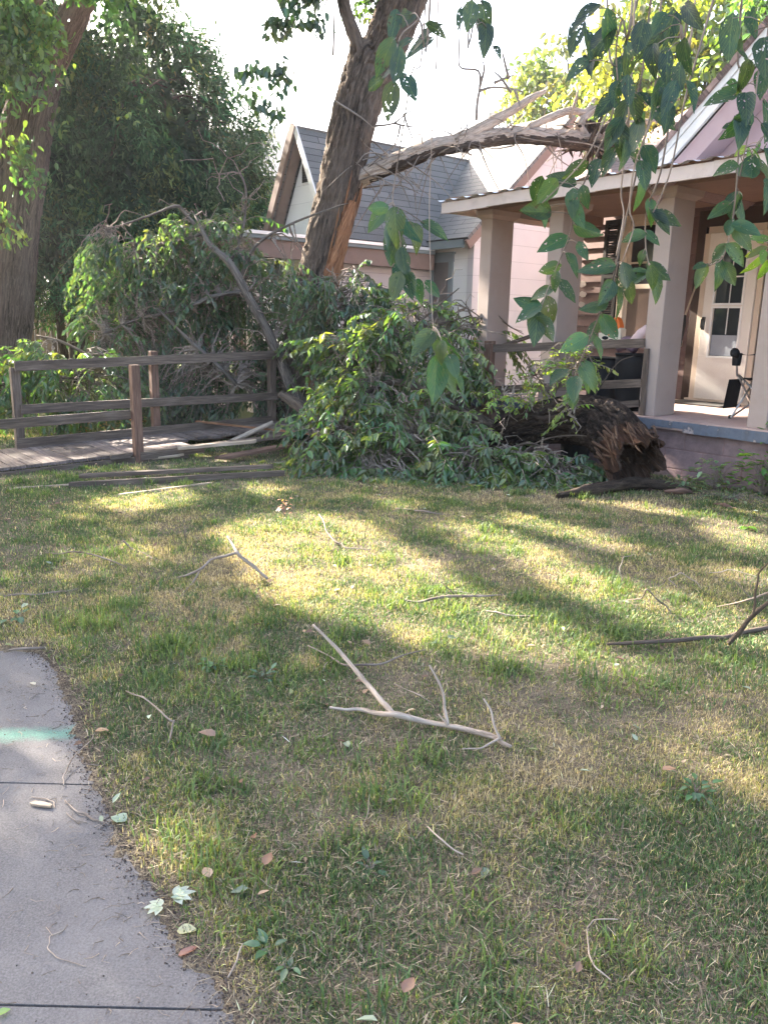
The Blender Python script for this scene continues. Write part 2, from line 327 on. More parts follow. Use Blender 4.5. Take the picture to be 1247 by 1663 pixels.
def mat_siding(name, c, pitch, line=0.10, patch=None, var=0.1, src='Object', joints=0.0):
    """lap siding or shingle courses: soft dirt plus thin dark gap line at each course"""
    m, t, o = new_mat(name); tcv = N(t, 'ShaderNodeAttribute', attribute_name='tc').outputs['Vector']; s = N(t, 'ShaderNodeSeparateXYZ', {0: tcv})
    z = N(t, 'ShaderNodeMath', {0: s.outputs[2], 1: 1 / pitch}, operation='MULTIPLY').outputs[0]; fr = N(t, 'ShaderNodeMath', {0: z}, operation='FRACT').outputs[0]
    ln = ramp(t, fr, [(0.0, (1,) * 3), (line, (0,) * 3)]); n1 = noise(t, tcv, 2.0, 6)
    row = N(t, 'ShaderNodeMath', {0: z}, operation='FLOOR').outputs[0]
    wn = N(t, 'ShaderNodeTexWhiteNoise', {'W': row}, noise_dimensions='1D').outputs[0]
    c1 = mixc(t, n1, tuple(x * (1 - var) for x in c), tuple(min(1, x * (1 + var)) for x in c)); c1 = mixc(t, mixc(t, 0.12, (0, 0, 0), (1, 1, 1)), c1, c)
    c1 = mixc(t, N(t, 'ShaderNodeMath', {0: wn, 1: 0.12}, operation='MULTIPLY').outputs[0], c1, tuple(x * 0.6 for x in c))
    if patch:
        pn = noise(t, N(t, 'ShaderNodeMapping', {'Vector': tcv, 'Scale': (1.4, 1.4, 3.0)}).outputs[0], 1.6, 5); c1 = mixc(t, ramp(t, pn, [(0.60, (0, 0, 0)), (0.64, (.85,) * 3)]), c1, patch)
    cc = mixc(t, N(t, 'ShaderNodeMath', {0: ln, 1: 0.6}, operation='MULTIPLY').outputs[0], c1, tuple(x * 0.3 for x in c))
    surface(t, o, cc, 0.8, fr, 0.5, 0.012); return m
M['pink_block'] = mat_siding('pink_siding', (0.62, 0.575, 0.58), 0.30, 0.035)
M['white_siding'] = mat_siding('white_siding', (0.82, 0.80, 0.78), 0.30, 0.03)
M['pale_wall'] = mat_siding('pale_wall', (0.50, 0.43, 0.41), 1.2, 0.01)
M['brown_siding'] = mat_paint('brown_siding', (0.24, 0.125, 0.105), 0.16, 0.75, (0.11, 0.055, 0.045), 0.55)
def mat_shingle(name, c, c2, rough=0.55, w_=0.85, h_=0.135):
    m, t, o = new_mat(name); tcv = N(t, 'ShaderNodeAttribute', attribute_name='tc').outputs['Vector']
    b = N(t, 'ShaderNodeTexBrick', {'Vector': tcv, 'Color1': (*c, 1), 'Color2': (*c2, 1), 'Mortar': (*[x * .22 for x in c], 1), 'Scale': 1.0, 'Mortar Size': 0.009, 'Mortar Smooth': 0.3, 'Bias': 0.0, 'Brick Width': w_, 'Row Height': h_}, offset=0.5)
    n1 = noise(t, tcv, 40, 3); n3 = noise(t, tcv, 1.2, 5)
    c1 = mixc(t, ramp(t, n3, [(.35, (.0,) * 3), (.7, (.5,) * 3)]), b.outputs[0], tuple(x * .6 for x in c)); c1 = mixc(t, ramp(t, n1, [(.4, (0,) * 3), (.7, (.3,) * 3)]), c1, tuple(x * 1.5 for x in c))
    surface(t, o, c1, rough, N(t, 'ShaderNodeMath', {0: n1, 1: b.outputs[1]}, operation='SUBTRACT').outputs[0], 0.6, 0.015, spec=0.25); return m
M['shingle'] = mat_shingle('gray_shingle', (0.125, 0.123, 0.122), (0.20, 0.195, 0.19), 0.65)
M['shingle_brown'] = mat_shingle('brown_shingle', (0.25, 0.17, 0.155), (0.34, 0.25, 0.23), 0.65)
def mat_block():
    m, t, o = new_mat('foundation_block'); tcv = N(t, 'ShaderNodeAttribute', attribute_name='tc').outputs['Vector']
    b = N(t, 'ShaderNodeTexBrick', {'Vector': tcv, 'Color1': (0.25, 0.17, 0.17, 1), 'Color2': (0.30, 0.205, 0.20, 1), 'Mortar': (0.26, 0.16, 0.155, 1), 'Scale': 1.0, 'Mortar Size': 0.010, 'Mortar Smooth': 0.5, 'Brick Width': 0.42, 'Row Height': 0.205}, offset=0.5)
    n1 = noise(t, tcv, 3, 8, .7); c = mixc(t, ramp(t, n1, [(.4, (0,) * 3), (.7, (.85,) * 3)]), b.outputs[0], (0.11, 0.08, 0.08))
    surface(t, o, c, 0.9, N(t, 'ShaderNodeMath', {0: noise(t, tcv, 30, 4), 1: b.outputs[1]}, operation='SUBTRACT').outputs[0], 0.5, 0.01); return m
M['block'] = mat_block()
def mat_slab():
    m, t, o = new_mat('slab_edge'); v = coords(t, (1, 1, 1)); n1 = noise(t, v, 4.5, 7, .6)
    c = ramp(t, n1, [(0.3, (0.075, 0.088, 0.12)), (0.5, (0.12, 0.135, 0.17)), (0.62, (0.10, 0.105, 0.125)), (0.66, (0.36, 0.29, 0.27))])
    surface(t, o, c, 0.7, n1, 0.5, 0.02); return m
M['slab'] = mat_slab()
M['floor'] = mat_paint('porch_floor', (0.42, 0.30, 0.265), 0.15, 0.7, (0.16, 0.1, 0.09), 0.7, 2.5)
def mat_glass(name, c, rough=0.06):
    m, t, o = new_mat(name); v = coords(t, (1, 1, 1)); n1 = noise(t, v, 2.2, 3)
    p = surface(t, o, mixc(t, n1, tuple(x * .4 for x in c), tuple(x * 1.4 for x in c)), rough, spec=0.6); return m
M['glass'] = mat_glass('window_glass', (0.035, 0.035, 0.04)); M['glass_reflection'] = mat_glass('painted_reflection_glass', (0.16, 0.105, 0.085), 0.3); M['glass_door'] = mat_glass('door_glass', (0.03, 0.04, 0.045))  # lower sash pane has a reddish-brown reflection painted into its colour
def mat_plain(name, c, rough=0.6, metal=0.0, var=0.15, scale=8.0):
    m, t, o = new_mat(name); v = coords(t, (1, 1, 1)); n1 = noise(t, v, scale, 5)
    surface(t, o, mixc(t, n1, tuple(x * (1 - var) for x in c), tuple(min(1, x * (1 + var)) for x in c)), rough, n1, 0.15, 0.004, metal); return m
M['galv'] = mat_plain('galvanised_metal', (0.74, 0.74, 0.75), 0.42, 0.35); M['orange'] = mat_plain('orange_cloth', (0.75, 0.17, 0.03), 0.6); M['cream'] = mat_plain('cream_cloth', (0.72, 0.62, 0.48), 0.8)
M['rosewhite'] = mat_plain('pinkish_cloth', (0.72, 0.55, 0.56), 0.8); M['mat'] = mat_plain('door_mat', (0.05, 0.045, 0.042), 0.95); M['steel'] = mat_plain('steel_tube', (0.55, 0.55, 0.56), 0.35, 0.9)
M['digit'] = mat_plain('house_number', (0.20, 0.13, 0.11), 0.5); M['straw'] = mat_plain('straw_brush', (0.42, 0.3, 0.16), 0.9)
M['white_wood'] = mat_paint('storm_door_white', (0.72, 0.66, 0.60), 0.05, 0.5, (0.4, 0.3, 0.24), 0.3)
M['tan_wall'] = mat_paint('tan_wall', (0.62, 0.46, 0.40), 0.06, 0.8); M['pale_house'] = mat_paint('pale_house_wall', (0.78, 0.78, 0.80), 0.04, 0.8)
def mat_fence():
    m, t, o = new_mat('fence_wood'); v = coords(t, (1, 1, 1), 'tc'); n1 = noise(t, coords(t, (14, 14, 1.2)), 1.0, 5)
    surface(t, o, mixc(t, 1.0, ramp(t, n1, [(.35, (.11, .07, .05)), (.65, (.24, .17, .13))]), attr_col(t), 'MULTIPLY'), 0.9); return m
M['fence'] = mat_fence()

# sun-lit patches on the lawn (photo pixels -> ground), crown leaves that would shade them are cut away
LIT = [[(352, 858), (405, 838), (470, 832), (520, 826), (560, 832), (640, 878), (720, 922), (800, 972), (880, 1006), (985, 1040), (1000, 1072), (880, 1068), (760, 1052), (680, 1030), (600, 1012), (500, 1000), (440, 985), (425, 945), (372, 890)],
       [(705, 858), (750, 862), (860, 925), (950, 985), (1060, 1020), (1090, 1005), (1040, 965), (960, 925), (900, 900), (840, 868), (770, 846)],
       [(820, 832), (870, 838), (1020, 886), (1000, 896), (900, 866), (826, 846)], [(1020, 812), (1130, 818), (1247, 840), (1240, 856), (1120, 838), (1030, 828)], [(1130, 846), (1200, 850), (1260, 880), (1240, 900), (1150, 872)],
       [(1080, 950), (1180, 985), (1260, 1010), (1260, 1060), (1180, 1040), (1110, 1010)], [(1200, 1060), (1260, 1070), (1260, 1110), (1215, 1105)], [(1190, 920), (1260, 925), (1260, 950), (1200, 942)],
       [(150, 812), (230, 800), (312, 796), (326, 812), (250, 824), (165, 826)], [(395, 786), (440, 782), (446, 800), (404, 806)], [(605, 812), (650, 808), (660, 822), (612, 826)],
       [(215, 1330), (290, 1318), (352, 1330), (350, 1392), (290, 1404), (236, 1396)], [(238, 1438), (300, 1436), (330, 1470), (310, 1512), (262, 1508)], [(868, 1500), (985, 1500), (990, 1580), (900, 1596)],
       [(1140, 1000), (1247, 1040), (1247, 1060), (1120, 1030)], [(1110, 1230), (1180, 1225), (1190, 1262), (1120, 1262)], [(790, 1275), (850, 1270), (856, 1300), (800, 1304)], [(1190, 1240), (1250, 1235), (1250, 1290), (1200, 1280)]]
LITG = [[tuple(PZ(x, y, 0.03)[:2]) for x, y in q] for q in LIT]
# sun-lit spots on branches, log and porch: centre, radius
LITS = [(P(600, 520, 9.7), .65), (P(700, 530, 9.8), .55), (H(7.9, .7, 3.6), .8), (H(.7, 1.2, .8), .8), (H(.1, .1, 1.8), .5), (H(0.1, .1, 2.6), .4), (P(890, 600, 8.5), .6), (P(820, 645, 8.5), .4), (P(640, 540, 9.3), .6), (P(700, 500, 9.6), .40), (P(560, 640, 8.9), .30), (P(880, 600, 8.8), .5), (P(150, 440, 11.0), .42), (P(190, 360, 11.2), .28), (P(90, 590, 10.2), .4), (P(150, 570, 10.4), .25),
        (P(260, 330, 11.3), .3), (P(600, 470, 10.4), .35), (P(760, 540, 9.4), .5), (P(820, 540, 9.6), .3), (P(300, 620, 10.0), .2), (P(260, 560, 10.2), .22), (P(930, 650, 8.7), .25),
        (P(1180, 668, 9.4), .45), (P(1190, 640, 10.3), .2), (P(1170, 770, 8.6), .5), (P(230, 730, 9.1), .28), (P(60, 740, 9.4), .3), (P(420, 590, 10.0), .2), (P(110, 500, 11.0), .3), (P(560, 500, 10.4), .25)]
def sunlit(p, jit=0.06, lawn=True):
    """True where the ray from p away from the sun ends in one of the sun-lit places"""
    t = (p[:, 2] - 0.03) / SUN[2]; g = p[:, :2] - SUN[:2] * t[:, None] + rng.normal(0, jit, (len(p), 2)); r = np.zeros(len(p), bool)
    for q in LITG if lawn else (): r |= in_poly(g[:, 0], g[:, 1], q)
    for c, rad in LITS:
        v = p - c; s = v @ SUN; d = np.linalg.norm(v - s[:, None] * SUN, axis=1); r |= (d < rad * (0.75 + 0.5 * rng.random(len(p)))) & (s > 0.8)
    return r

# ================================================================ GROUND
EDGE = np.array([(-1.60, 3.45), (-1.36, 3.16), (-1.20, 2.9), (-1.11, 2.7), (-.98, 2.45), (-.86, 2.25), (-.70, 1.98), (-.59, 1.86), (-.50, 1.70), (-.36, 1.55), (-.27, 1.42), (-.05, 1.15), (.2, .85), (.5, .45)])[::-1]
def edge_x(y): return np.interp(y, EDGE[:, 1], EDGE[:, 0])
def walk_dist(x, y):   # >0 outside the pavement
    return np.maximum((x - edge_x(y)) * 0.8, y - 3.43)
def ragged(x, y): return .13 * np.clip(n2(x, y, 5.5, 15, 3) - .40, 0, 1) + .05 * n2(x, y, 17, 16, 2) - .012
def gh(x, y):
    h = 0.05 * (n2(x, y, 0.35, 3, 2) - .5) + 0.02 * (n2(x, y, 2.2, 4, 2) - .5) + 0.012
    d = walk_dist(x, y) + ragged(x, y); near = (np.abs(x) < 12) & (y < 5)
    h = np.where(near, np.where(d < 0.0, np.interp(d, [-.08, 0.0], [-.06, .004]), np.minimum(h, np.interp(d, [0, .05, .15, .5], [0.007, .014, .02, .2]))), h)
    return h
def axis_pts(a, b, step, far):
    m = np.arange(a, b + 1e-6, step); o = step * 1.6 ** np.arange(1, 40); o = np.cumsum(o); o = o[o < far]
    return np.concatenate([a - o[::-1], m, b + o])
gx = axis_pts(-4.5, 5, 0.03, 350); gy = axis_pts(0.4, 9.6, 0.03, 350)
X, Y = np.meshgrid(gx, gy); Z = gh(X, Y); nx, ny = len(gx), len(gy)
i = np.arange(ny - 1)[:, None] * nx + np.arange(nx - 1)[None]
def mat_ground():
    m, t, o = new_mat('soil'); v = coords(t, (1, 1, 1)); n1 = noise(t, v, 1.6, 8, .65); n3 = noise(t, v, 55, 4, .7); n4 = noise(t, v, 9, 5)
    c = ramp(t, n1, [(.35, (.065, .05, .04)), (.5, (.125, .098, .074)), (.65, (.20, .16, .115))]); c = mixc(t, ramp(t, n3, [(.4, (0,) * 3), (.7, (.6,) * 3)]), c, (.24, .18, .125)); c = mixc(t, ramp(t, n4, [(.5, (0,) * 3), (.65, (.6,) * 3)]), c, (.07, .055, .042)); n6 = noise(t, v, 210, 3, .8); c = mixc(t, ramp(t, n6, [(.5, (0,) * 3), (.62, (.7,) * 3)]), c, (.28, .235, .15)); c = mixc(t, ramp(t, n6, [(.38, (.7,) * 3), (.47, (0,) * 3)]), c, (.035, .028, .02))
    far = ramp(t, noise(t, v, 0.3, 5), [(.3, (.05, .075, .02)), (.7, (.13, .13, .05))])
    y = N(t, 'ShaderNodeSeparateXYZ', {0: v}).outputs[1]; f = N(t, 'ShaderNodeMapRange', {'Value': y, 1: 10.0, 2: 13.0}).outputs[0]
    surface(t, o, mixc(t, f, c, far), 1.0, n3, 0.8, 0.02, spec=0.1); return m
g = MB(); g.add(np.stack([X, Y, Z], -1), np.stack([i, i + 1, i + nx + 1, i + nx], -1).reshape(-1, 4))
tag(g.build('ground', mat_ground(), smooth=True), kind='structure')
# pavement: three slabs with gaps
def mat_concrete():
    m, t, o = new_mat('concrete'); v = coords(t, (1, 1, 1)); n1 = noise(t, v, 2.2, 8, .6); n3 = noise(t, v, 170, 3, .7); n4 = noise(t, v, 26, 4, .6); n5 = noise(t, v, 420, 2, .8)
    c = ramp(t, n1, [(.3, (.065, .058, .056)), (.5, (.115, .104, .101)), (.7, (.165, .151, .146))]); c = mixc(t, ramp(t, n3, [(.35, (0,) * 3), (.7, (.6,) * 3)]), c, (.27, .25, .24)); c = mixc(t, ramp(t, n5, [(.58, (0,) * 3), (.7, (.75,) * 3)]), c, (.085, .075, .07))
    c = mixc(t, ramp(t, n4, [(.52, (0,) * 3), (.72, (.4,) * 3)]), c, (.16, .14, .13))
    # faded green survey paint across the far slab
    s = N(t, 'ShaderNodeSeparateXYZ', {0: v}); yy = N(t, 'ShaderNodeMath', {0: s.outputs[0], 1: 0.10}, operation='MULTIPLY').outputs[0]
    yy = N(t, 'ShaderNodeMath', {0: s.outputs[1], 1: yy}, operation='SUBTRACT').outputs[0]; d = N(t, 'ShaderNodeMath', {0: yy, 1: 2.80}, operation='SUBTRACT').outputs[0]; d = N(t, 'ShaderNodeMath', {0: d}, operation='ABSOLUTE').outputs[0]
    nn = N(t, 'ShaderNodeMath', {0: noise(t, v, 16, 6, .8), 1: 0.13}, operation='MULTIPLY').outputs[0]; d = N(t, 'ShaderNodeMath', {0: d, 1: nn}, operation='ADD').outputs[0]
    mk = N(t, 'ShaderNodeMapRange', {'Value': d, 1: 0.13, 2: 0.075, 3: 0.0, 4: 0.55}).outputs[0]
    mk = N(t, 'ShaderNodeMath', {0: mk, 1: ramp(t, n3, [(.3, (.4,) * 3), (.6, (1,) * 3)])}, operation='MULTIPLY').outputs[0]
    c = mixc(t, mk, c, (.10, .33, .23)); rb = N(t, 'ShaderNodeMath', {0: n3, 1: n5}, operation='ADD').outputs[0]
    surface(t, o, c, 0.92, rb, 0.45, 0.004, spec=.2); return m
sw = MB(); YS = [(0.2, 1.478), (1.485, 2.349), (2.357, 3.43)]
for y0, y1 in YS:
    ys = np.linspace(y0, y1, 22); xe = edge_x(ys) + 0.022 * (n2(ys, ys, 9, 8) - .5) * 2 + 0.10 * (y1 > 3.4) * np.clip((ys - 3.3) / .13, 0, 1)
    pts = [(xx, yy + (0.10 * (xx + 1) if False else 0), -.1) for xx, yy in zip(xe, ys)]; pts = [(-5, y0, -.1)] + pts + [(-5, y1, -.1)]
    p = np.array(pts); p[-1, 1] += 0.0; sw.poly(p, (0, 0, .105))
tag(sw.build('sidewalk', mat_concrete()), kind='structure')

# ================================================================ GRASS
def bare(x, y):
    """0..1: how little grows here"""
    b = np.clip((n2(x, y, 1.3, 21, 3) - .56) * 6, 0, 1) * .8
    for px, py, r, s in ((900, 1110, .55, .95), (740, 1105, .35, .7), (1010, 1075, .35, .6), (640, 1060, .3, .5), (1150, 1130, .4, .7), (560, 1075, .25, .5), (720, 1400, .16, .6), (1000, 1500, .2, .5), (760, 910, .5, .7), (960, 830, .6, .6), (1060, 850, .7, .7), (700, 1470, .2, .6),
                         (850, 1300, .3, .5), (520, 1330, .25, .5), (300, 1570, .14, .9), (640, 885, .4, .5), (1190, 860, .5, .8), (890, 925, .4, .4), (130, 960, .4, .5), (200, 1070, .2, .5)):
        c = PZ(px, py); d = np.hypot(x - c[0], (y - c[1])) / r; b = np.maximum(b, s * np.clip(1.5 - d - .6 * n2(x, y, 5, 5, 2) + .3, 0, 1))
    d = walk_dist(x, y); b = np.maximum(b, np.clip(1.25 - d / (.05 + .16 * n2(x, y, 3.0, 31, 2)), 0, 1)); return b
def field(bands, seed):
    px, py = [], []
    for y0, y1, dens in bands:
        xm = .52 * y1 + .7; n = int(dens * (y1 - y0) * 2 * xm); px.append(rng.uniform(-xm, xm, n)); py.append(rng.uniform(y0, y1, n))
    return np.concatenate(px), np.concatenate(py)
def blade_mesh(mb, x, y, ln, wd, lean, phi, col, curl=.5, z0=0.0):
    n = len(x); z = gh(x, y) - .004 + z0; b = np.stack([x, y, z], -1); o = np.stack([np.cos(phi), np.sin(phi), np.zeros(n)], -1); s = np.stack([-np.sin(phi), np.cos(phi), np.zeros(n)], -1)
    up = np.array([0, 0, 1.0]); a1 = lean[:, None]; a2 = (lean * (1 + curl) + .25 * curl)[:, None]; L = ln[:, None]; W = wd[:, None] / 2
    m = b + L * .55 * (np.cos(a1) * up + np.sin(a1) * o); t = m + L * .45 * (np.cos(a2) * up + np.sin(a2) * o); t[:, 2] = np.maximum(t[:, 2], z + .004)
    v = np.stack([b - s * W * .8, b + s * W * .8, m - s * W, m + s * W, t], 1); k = np.arange(n)[:, None] * 5
    c = np.stack([col * .85, col * .85, col, col, col * 1.08], 1)
    mb.add(v.reshape(-1, 3), [k + np.array([[0, 1, 3, 2]]), k + np.array([[2, 3, 4]])], None, c.reshape(-1, 3))
G1, G2, G3, TAN, BRN = np.array([.062, .112, .033]), np.array([.14, .19, .052]), np.array([.30, .285, .085]), np.array([.40, .325, .19]), np.array([.19, .14, .095])
x, y = field([(1.0, 2.5, 62000), (2.5, 4.5, 38000), (4.5, 7, 17000), (7, 11, 5500)], 1)
dn = np.clip(n2(x, y, 4.5, 41, 3) * 1.8 - .1, .42, 1) * (1 - .80 * bare(x, y)); k = (rng.random(len(x)) < dn) & (walk_dist(x, y) > .012); x, y = x[k], y[k]; n = len(x)
tall = n2(x, y, 2.6, 51, 3); gsel = .48 + (n2(x, y, 1.1, 61, 3) - .5) * .85 + (n2(x, y, 6, 62, 2) - .5) * .8 + rng.normal(0, .09, n); br = bare(x, y)
gsel = gsel + .085 - .10 * br - 0.05 * np.clip((y - 4.5) / 3, 0, 1) * (x > -1.2) + .07 * ((x < -1.5) & (y > 4))
col = np.where((gsel > .56)[:, None], G1, np.where((gsel > .47)[:, None], G2, np.where((gsel > .40)[:, None], G3, TAN))); rr = rng.random(n); col = np.where((rr < .17)[:, None], TAN, col); col = np.where((rr < .07)[:, None], BRN, col)
col = col * np.exp(rng.normal(0, .38, (n, 1))); wf = np.interp(y, [1, 3, 6, 11], [1, 1.15, 1.7, 2.6])
ln = (.012 + .046 * tall * rng.random(n) ** .8) * np.interp(y, [1, 4, 10], [1, 1.05, 1.25]); lean = np.abs(rng.normal(.5, .45, n)).clip(0, 1.5)
gr = MB(); blade_mesh(gr, x, y, ln, rng.uniform(.0013, .0031, n) * wf, lean, rng.uniform(0, 6.283, n), col.clip(0, .8), rng.uniform(.2, 1, n))
# lusher bunches with broader blades
xs, ys = field([(1.0, 4.5, 34), (4.5, 11, 14)], 2); bx, by = [], []
keep = (n2(xs, ys, 1.6, 71, 2) > .46) & (walk_dist(xs, ys) > .05); xs, ys = xs[keep], ys[keep]
for q in ((290, 1385), (315, 1370), (270, 1360), (335, 1400), (880, 1330), (930, 1340), (850, 1320), (1170, 1090), (1200, 1085), (1215, 1120), (1060, 1050), (600, 1290), (350, 1090), (280, 1130), (750, 1480), (1190, 1350), (430, 1180), (1130, 1300), (130, 715), (60, 720), (350, 730), (300, 1300), (960, 1050), (240, 735), (930, 1560), (800, 1560), (1010, 1560)):
    xs = np.append(xs, PZ(*q)[0]); ys = np.append(ys, PZ(*q)[1])
nb = rng.integers(25, 80, len(xs)); x = np.repeat(xs, nb) + rng.normal(0, .05, nb.sum()); y = np.repeat(ys, nb) + rng.normal(0, .05, nb.sum()); tone = np.repeat(rng.random(len(xs)), nb); sz = np.repeat(rng.uniform(.45, 1.15, len(xs)), nb)
k = walk_dist(x, y) > .01; x, y, tone, sz = x[k], y[k], tone[k], sz[k]; n = len(x)
col = G1 * (1 - tone[:, None]) + np.array([.15, .205, .05]) * tone[:, None]; col = col * np.exp(rng.normal(0, .22, (n, 1)))
blade_mesh(gr, x, y, rng.uniform(.04, .095, n) * sz, rng.uniform(.003, .0055, n) * np.interp(y, [1, 6, 11], [1, 1.4, 1.8]), np.abs(rng.normal(.45, .3, n)), rng.uniform(0, 6.283, n), col, rng.uniform(.3, 1.1, n))
tag(gr.build('grass', M['grass'], smooth=False), kind='stuff')
x, y = field([(1.0, 2.5, 6500), (2.5, 4.5, 5000), (4.5, 7, 2600), (7, 11, 900)], 3); k = (walk_dist(x, y) > -.035 + .05 * rng.random(len(x))) & (rng.random(len(x)) < .35 + .65 * n2(x, y, 3, 81)); x, y = x[k], y[k]; n = len(x)
col = np.where((rng.random(n) < .6)[:, None], np.array([.29, .235, .16]), np.array([.14, .105, .075])) * np.exp(rng.normal(0, .35, (n, 1)))
th = MB(); blade_mesh(th, x, y, rng.uniform(.014, .05, n), rng.uniform(.001, .0024, n) * np.interp(y, [1, 6, 11], [1, 1.7, 2.4]), rng.uniform(1.15, 1.55, n), rng.uniform(0, 6.283, n), col.clip(0, .7), .06, z0=.004 + .012 * rng.random(n))
tag(th.build('dry_thatch', M['thatch']), kind='stuff')

# ================================================================ NEAR HOUSE
def q4(mb, p00, p10, p11, p01, th=None, col=None, flip=False):
    """flat rectangle slab with course coordinates (u along, v up)"""
    p = [np.asarray(q, float) for q in (p00, p10, p11, p01)]; L = np.linalg.norm(p[1] - p[0]); W_ = np.linalg.norm(p[3] - p[0]); nn = nrm(np.cross(p[1] - p[0], p[3] - p[0]))
    sh = np.dot(p[3] - p[0], nrm(p[1] - p[0])); L2 = np.linalg.norm(p[2] - p[3]); t = np.array([[0, 0, 0], [L, 0, 0], [sh + L2, W_, 0], [sh, W_, 0]]) + np.array([rng.random() * 0, 0, 0])
    if th is None: return mb.add(p, np.array([[0, 1, 2, 3]]), t, col)
    o = nn * th; v = p + [q + o for q in p]; f = [[3, 2, 1, 0], [4, 5, 6, 7], [0, 1, 5, 4], [1, 2, 6, 5], [2, 3, 7, 6], [3, 0, 4, 7]]
    if th < 0: f = [k[::-1] for k in f]
    return mb.add(v, np.array(f), np.vstack([t, t]), col)
def wall(mb, corners, th):
    """wall polygon given as list of (u along, z) in a plane: corners are 3-D; thin slab"""
    p = np.asarray(corners, float); e = np.asarray(th, float); n = len(p); c = p.mean(0); d = nrm(np.array([p[1] - p[0]]))[0]; d = nrm(np.array([d[0], d[1], 0])); v = np.vstack([p, p + e, [c], [c + e]])
    t = np.stack([(v - HO) @ d, (v - HO)[:, 0] * 0, v[:, 2]], -1); i = np.arange(n); j = (i + 1) % n
    return mb.add(v, [np.stack([i, j, j + n, i + n], 1), np.stack([j, i, np.full(n, 2 * n)], 1), np.stack([i + n, j + n, np.full(n, 2 * n + 1)], 1)], t)
hs = thing('bungalow', H(0, 1, 0), 'low pink and brown bungalow on the right with a square-columned front porch', 'house')
S = .61
m = MB(); q4(m, H(2.72, -.06, -.1), H(-4.5, -.06, -.1), H(-4.5, -.06, .5), H(2.72, -.06, .5), -.2); q4(m, H(2.72, 2.2, -.1), H(2.72, -.06, -.1), H(2.72, -.06, .5), H(2.72, 2.2, .5), -.2); m.build('foundation', M['block'], hs)
m = MB(); e = np.linspace(2.78, -4.5, 60); jag = .013 * (n2(e, e * 0, 5, 91) - .5) * 2 + np.where((e > -.75) & (e < -.1), .0, 0)
for a0, a1, j0 in zip(e[:-1], e[1:], jag): m.hbox(a0, a1, -.12 - abs(j0), .05, S - .115 + j0 + (.035 if -.36 < a0 < .05 and n2(np.array([a0]), np.array([3.]), 7, 5)[0] > .35 else 0), S - .012 + j0 * .1)
m.build('slab_edge', M['slab'], hs)
m = MB(); m.hbox(2.74, -4.5, -.115, 2.25, S - .1, S); m.build('porch_floor', M['floor'], hs)
def column(a0, w_, number=None):
    c = MB(); c.hbox(a0, a0 + w_, 0, .39, S, 2.80); o = c.build('column', M['column'], hs, bevel=.006)
    c = MB(); p = [(0, 2.80), (.05, 2.84), (.06, 2.90)]
    for (e0, z0), (e1, z1) in zip(p[:-1], p[1:]):
        b0 = [H(a0 - e0, -e0, z0), H(a0 + w_ + e0, -e0, z0), H(a0 + w_ + e0, .39 + e0, z0), H(a0 - e0, .39 + e0, z0)]; b1 = [H(a0 - e1, -e1, z1), H(a0 + w_ + e1, -e1, z1), H(a0 + w_ + e1, .39 + e1, z1), H(a0 - e1, .39 + e1, z1)]
        c.add(b0 + b1, np.array([[0, 1, 5, 4][::-1], [1, 2, 6, 5][::-1], [2, 3, 7, 6][::-1], [3, 0, 4, 7][::-1], [0, 1, 2, 3], [7, 6, 5, 4]]))
    c.build('capital', M['column'], o)
    if number:
        cu = bpy.data.curves.new('n', 'FONT'); cu.body = number[0]; cu.size = number[2]; cu.extrude = .006; cu.align_x = 'CENTER'; tmp = bpy.data.objects.new('n', cu); COL.objects.link(tmp)
        dg = bpy.context.evaluated_depsgraph_get(); me = bpy.data.meshes.new_from_object(tmp.evaluated_get(dg)); bpy.data.objects.remove(tmp); me.materials.clear(); me.materials.append(M['digit'])
        d = bpy.data.objects.new('house_number', me); COL.objects.link(d); d.parent = o
        R3 = Matrix((tuple(-HA), tuple(HZ), tuple(-HB))).transposed(); d.matrix_basis = Matrix.Translation(Vector(H(a0 + w_ / 2 + number[3], -.009, number[1]) - world_loc(o))) @ R3.to_4x4()
    return o
column(2.50, .19); column(1.39, .20, ('9', 1.98, .17, 0)); column(0.0, .19, ('0', 2.03, .13, .03)); column(-1.21, .19); column(-2.6, .19)
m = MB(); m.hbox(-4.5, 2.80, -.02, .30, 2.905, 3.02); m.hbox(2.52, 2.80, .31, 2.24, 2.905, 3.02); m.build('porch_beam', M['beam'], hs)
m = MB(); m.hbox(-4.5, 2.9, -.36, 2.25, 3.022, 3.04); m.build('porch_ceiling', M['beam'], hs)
m = MB(); a_ = np.linspace(-4.5, 2.98, 30)
for k in range(29): m.hbox(a_[k], a_[k + 1], -.42, -.38, 2.875 + .006 * math.sin(k * 1.1) - .02 * (a_[k] / 3) ** 2 * (a_[k] > 0), 3.0 + .006 * math.sin(k * 1.1) - .02 * (a_[k] / 3) ** 2 * (a_[k] > 0))
m.hbox(2.94, 2.98, -.375, 2.2, 2.87, 3.0); m.build('fascia', M['fascia'], hs)
m = MB(); na = 760; aa = np.linspace(-4.5, 3.02, na); zz = .011 * np.sign(np.sin(aa * 2 * math.pi / .23)) * np.abs(np.sin(aa * 2 * math.pi / .23)) ** .5
bb = np.array([-.46, -.42, 1.9]); zb = np.array([3.008, 3.014, 3.30]) + .012; sag = -.02 * np.clip(aa / 3, 0, 1) ** 2
v = np.array([[H(a, b, z + zz[k] + sag[k]) for b, z in zip(bb, zb)] for k, a in enumerate(aa)]); ii = np.arange(na - 1)[:, None] * 3 + np.arange(2)[None]; m.add(v, np.stack([ii, ii + 1, ii + 4, ii + 3], -1).reshape(-1, 4)); m.build('metal_porch_roof', M['galv'], hs, smooth=False)
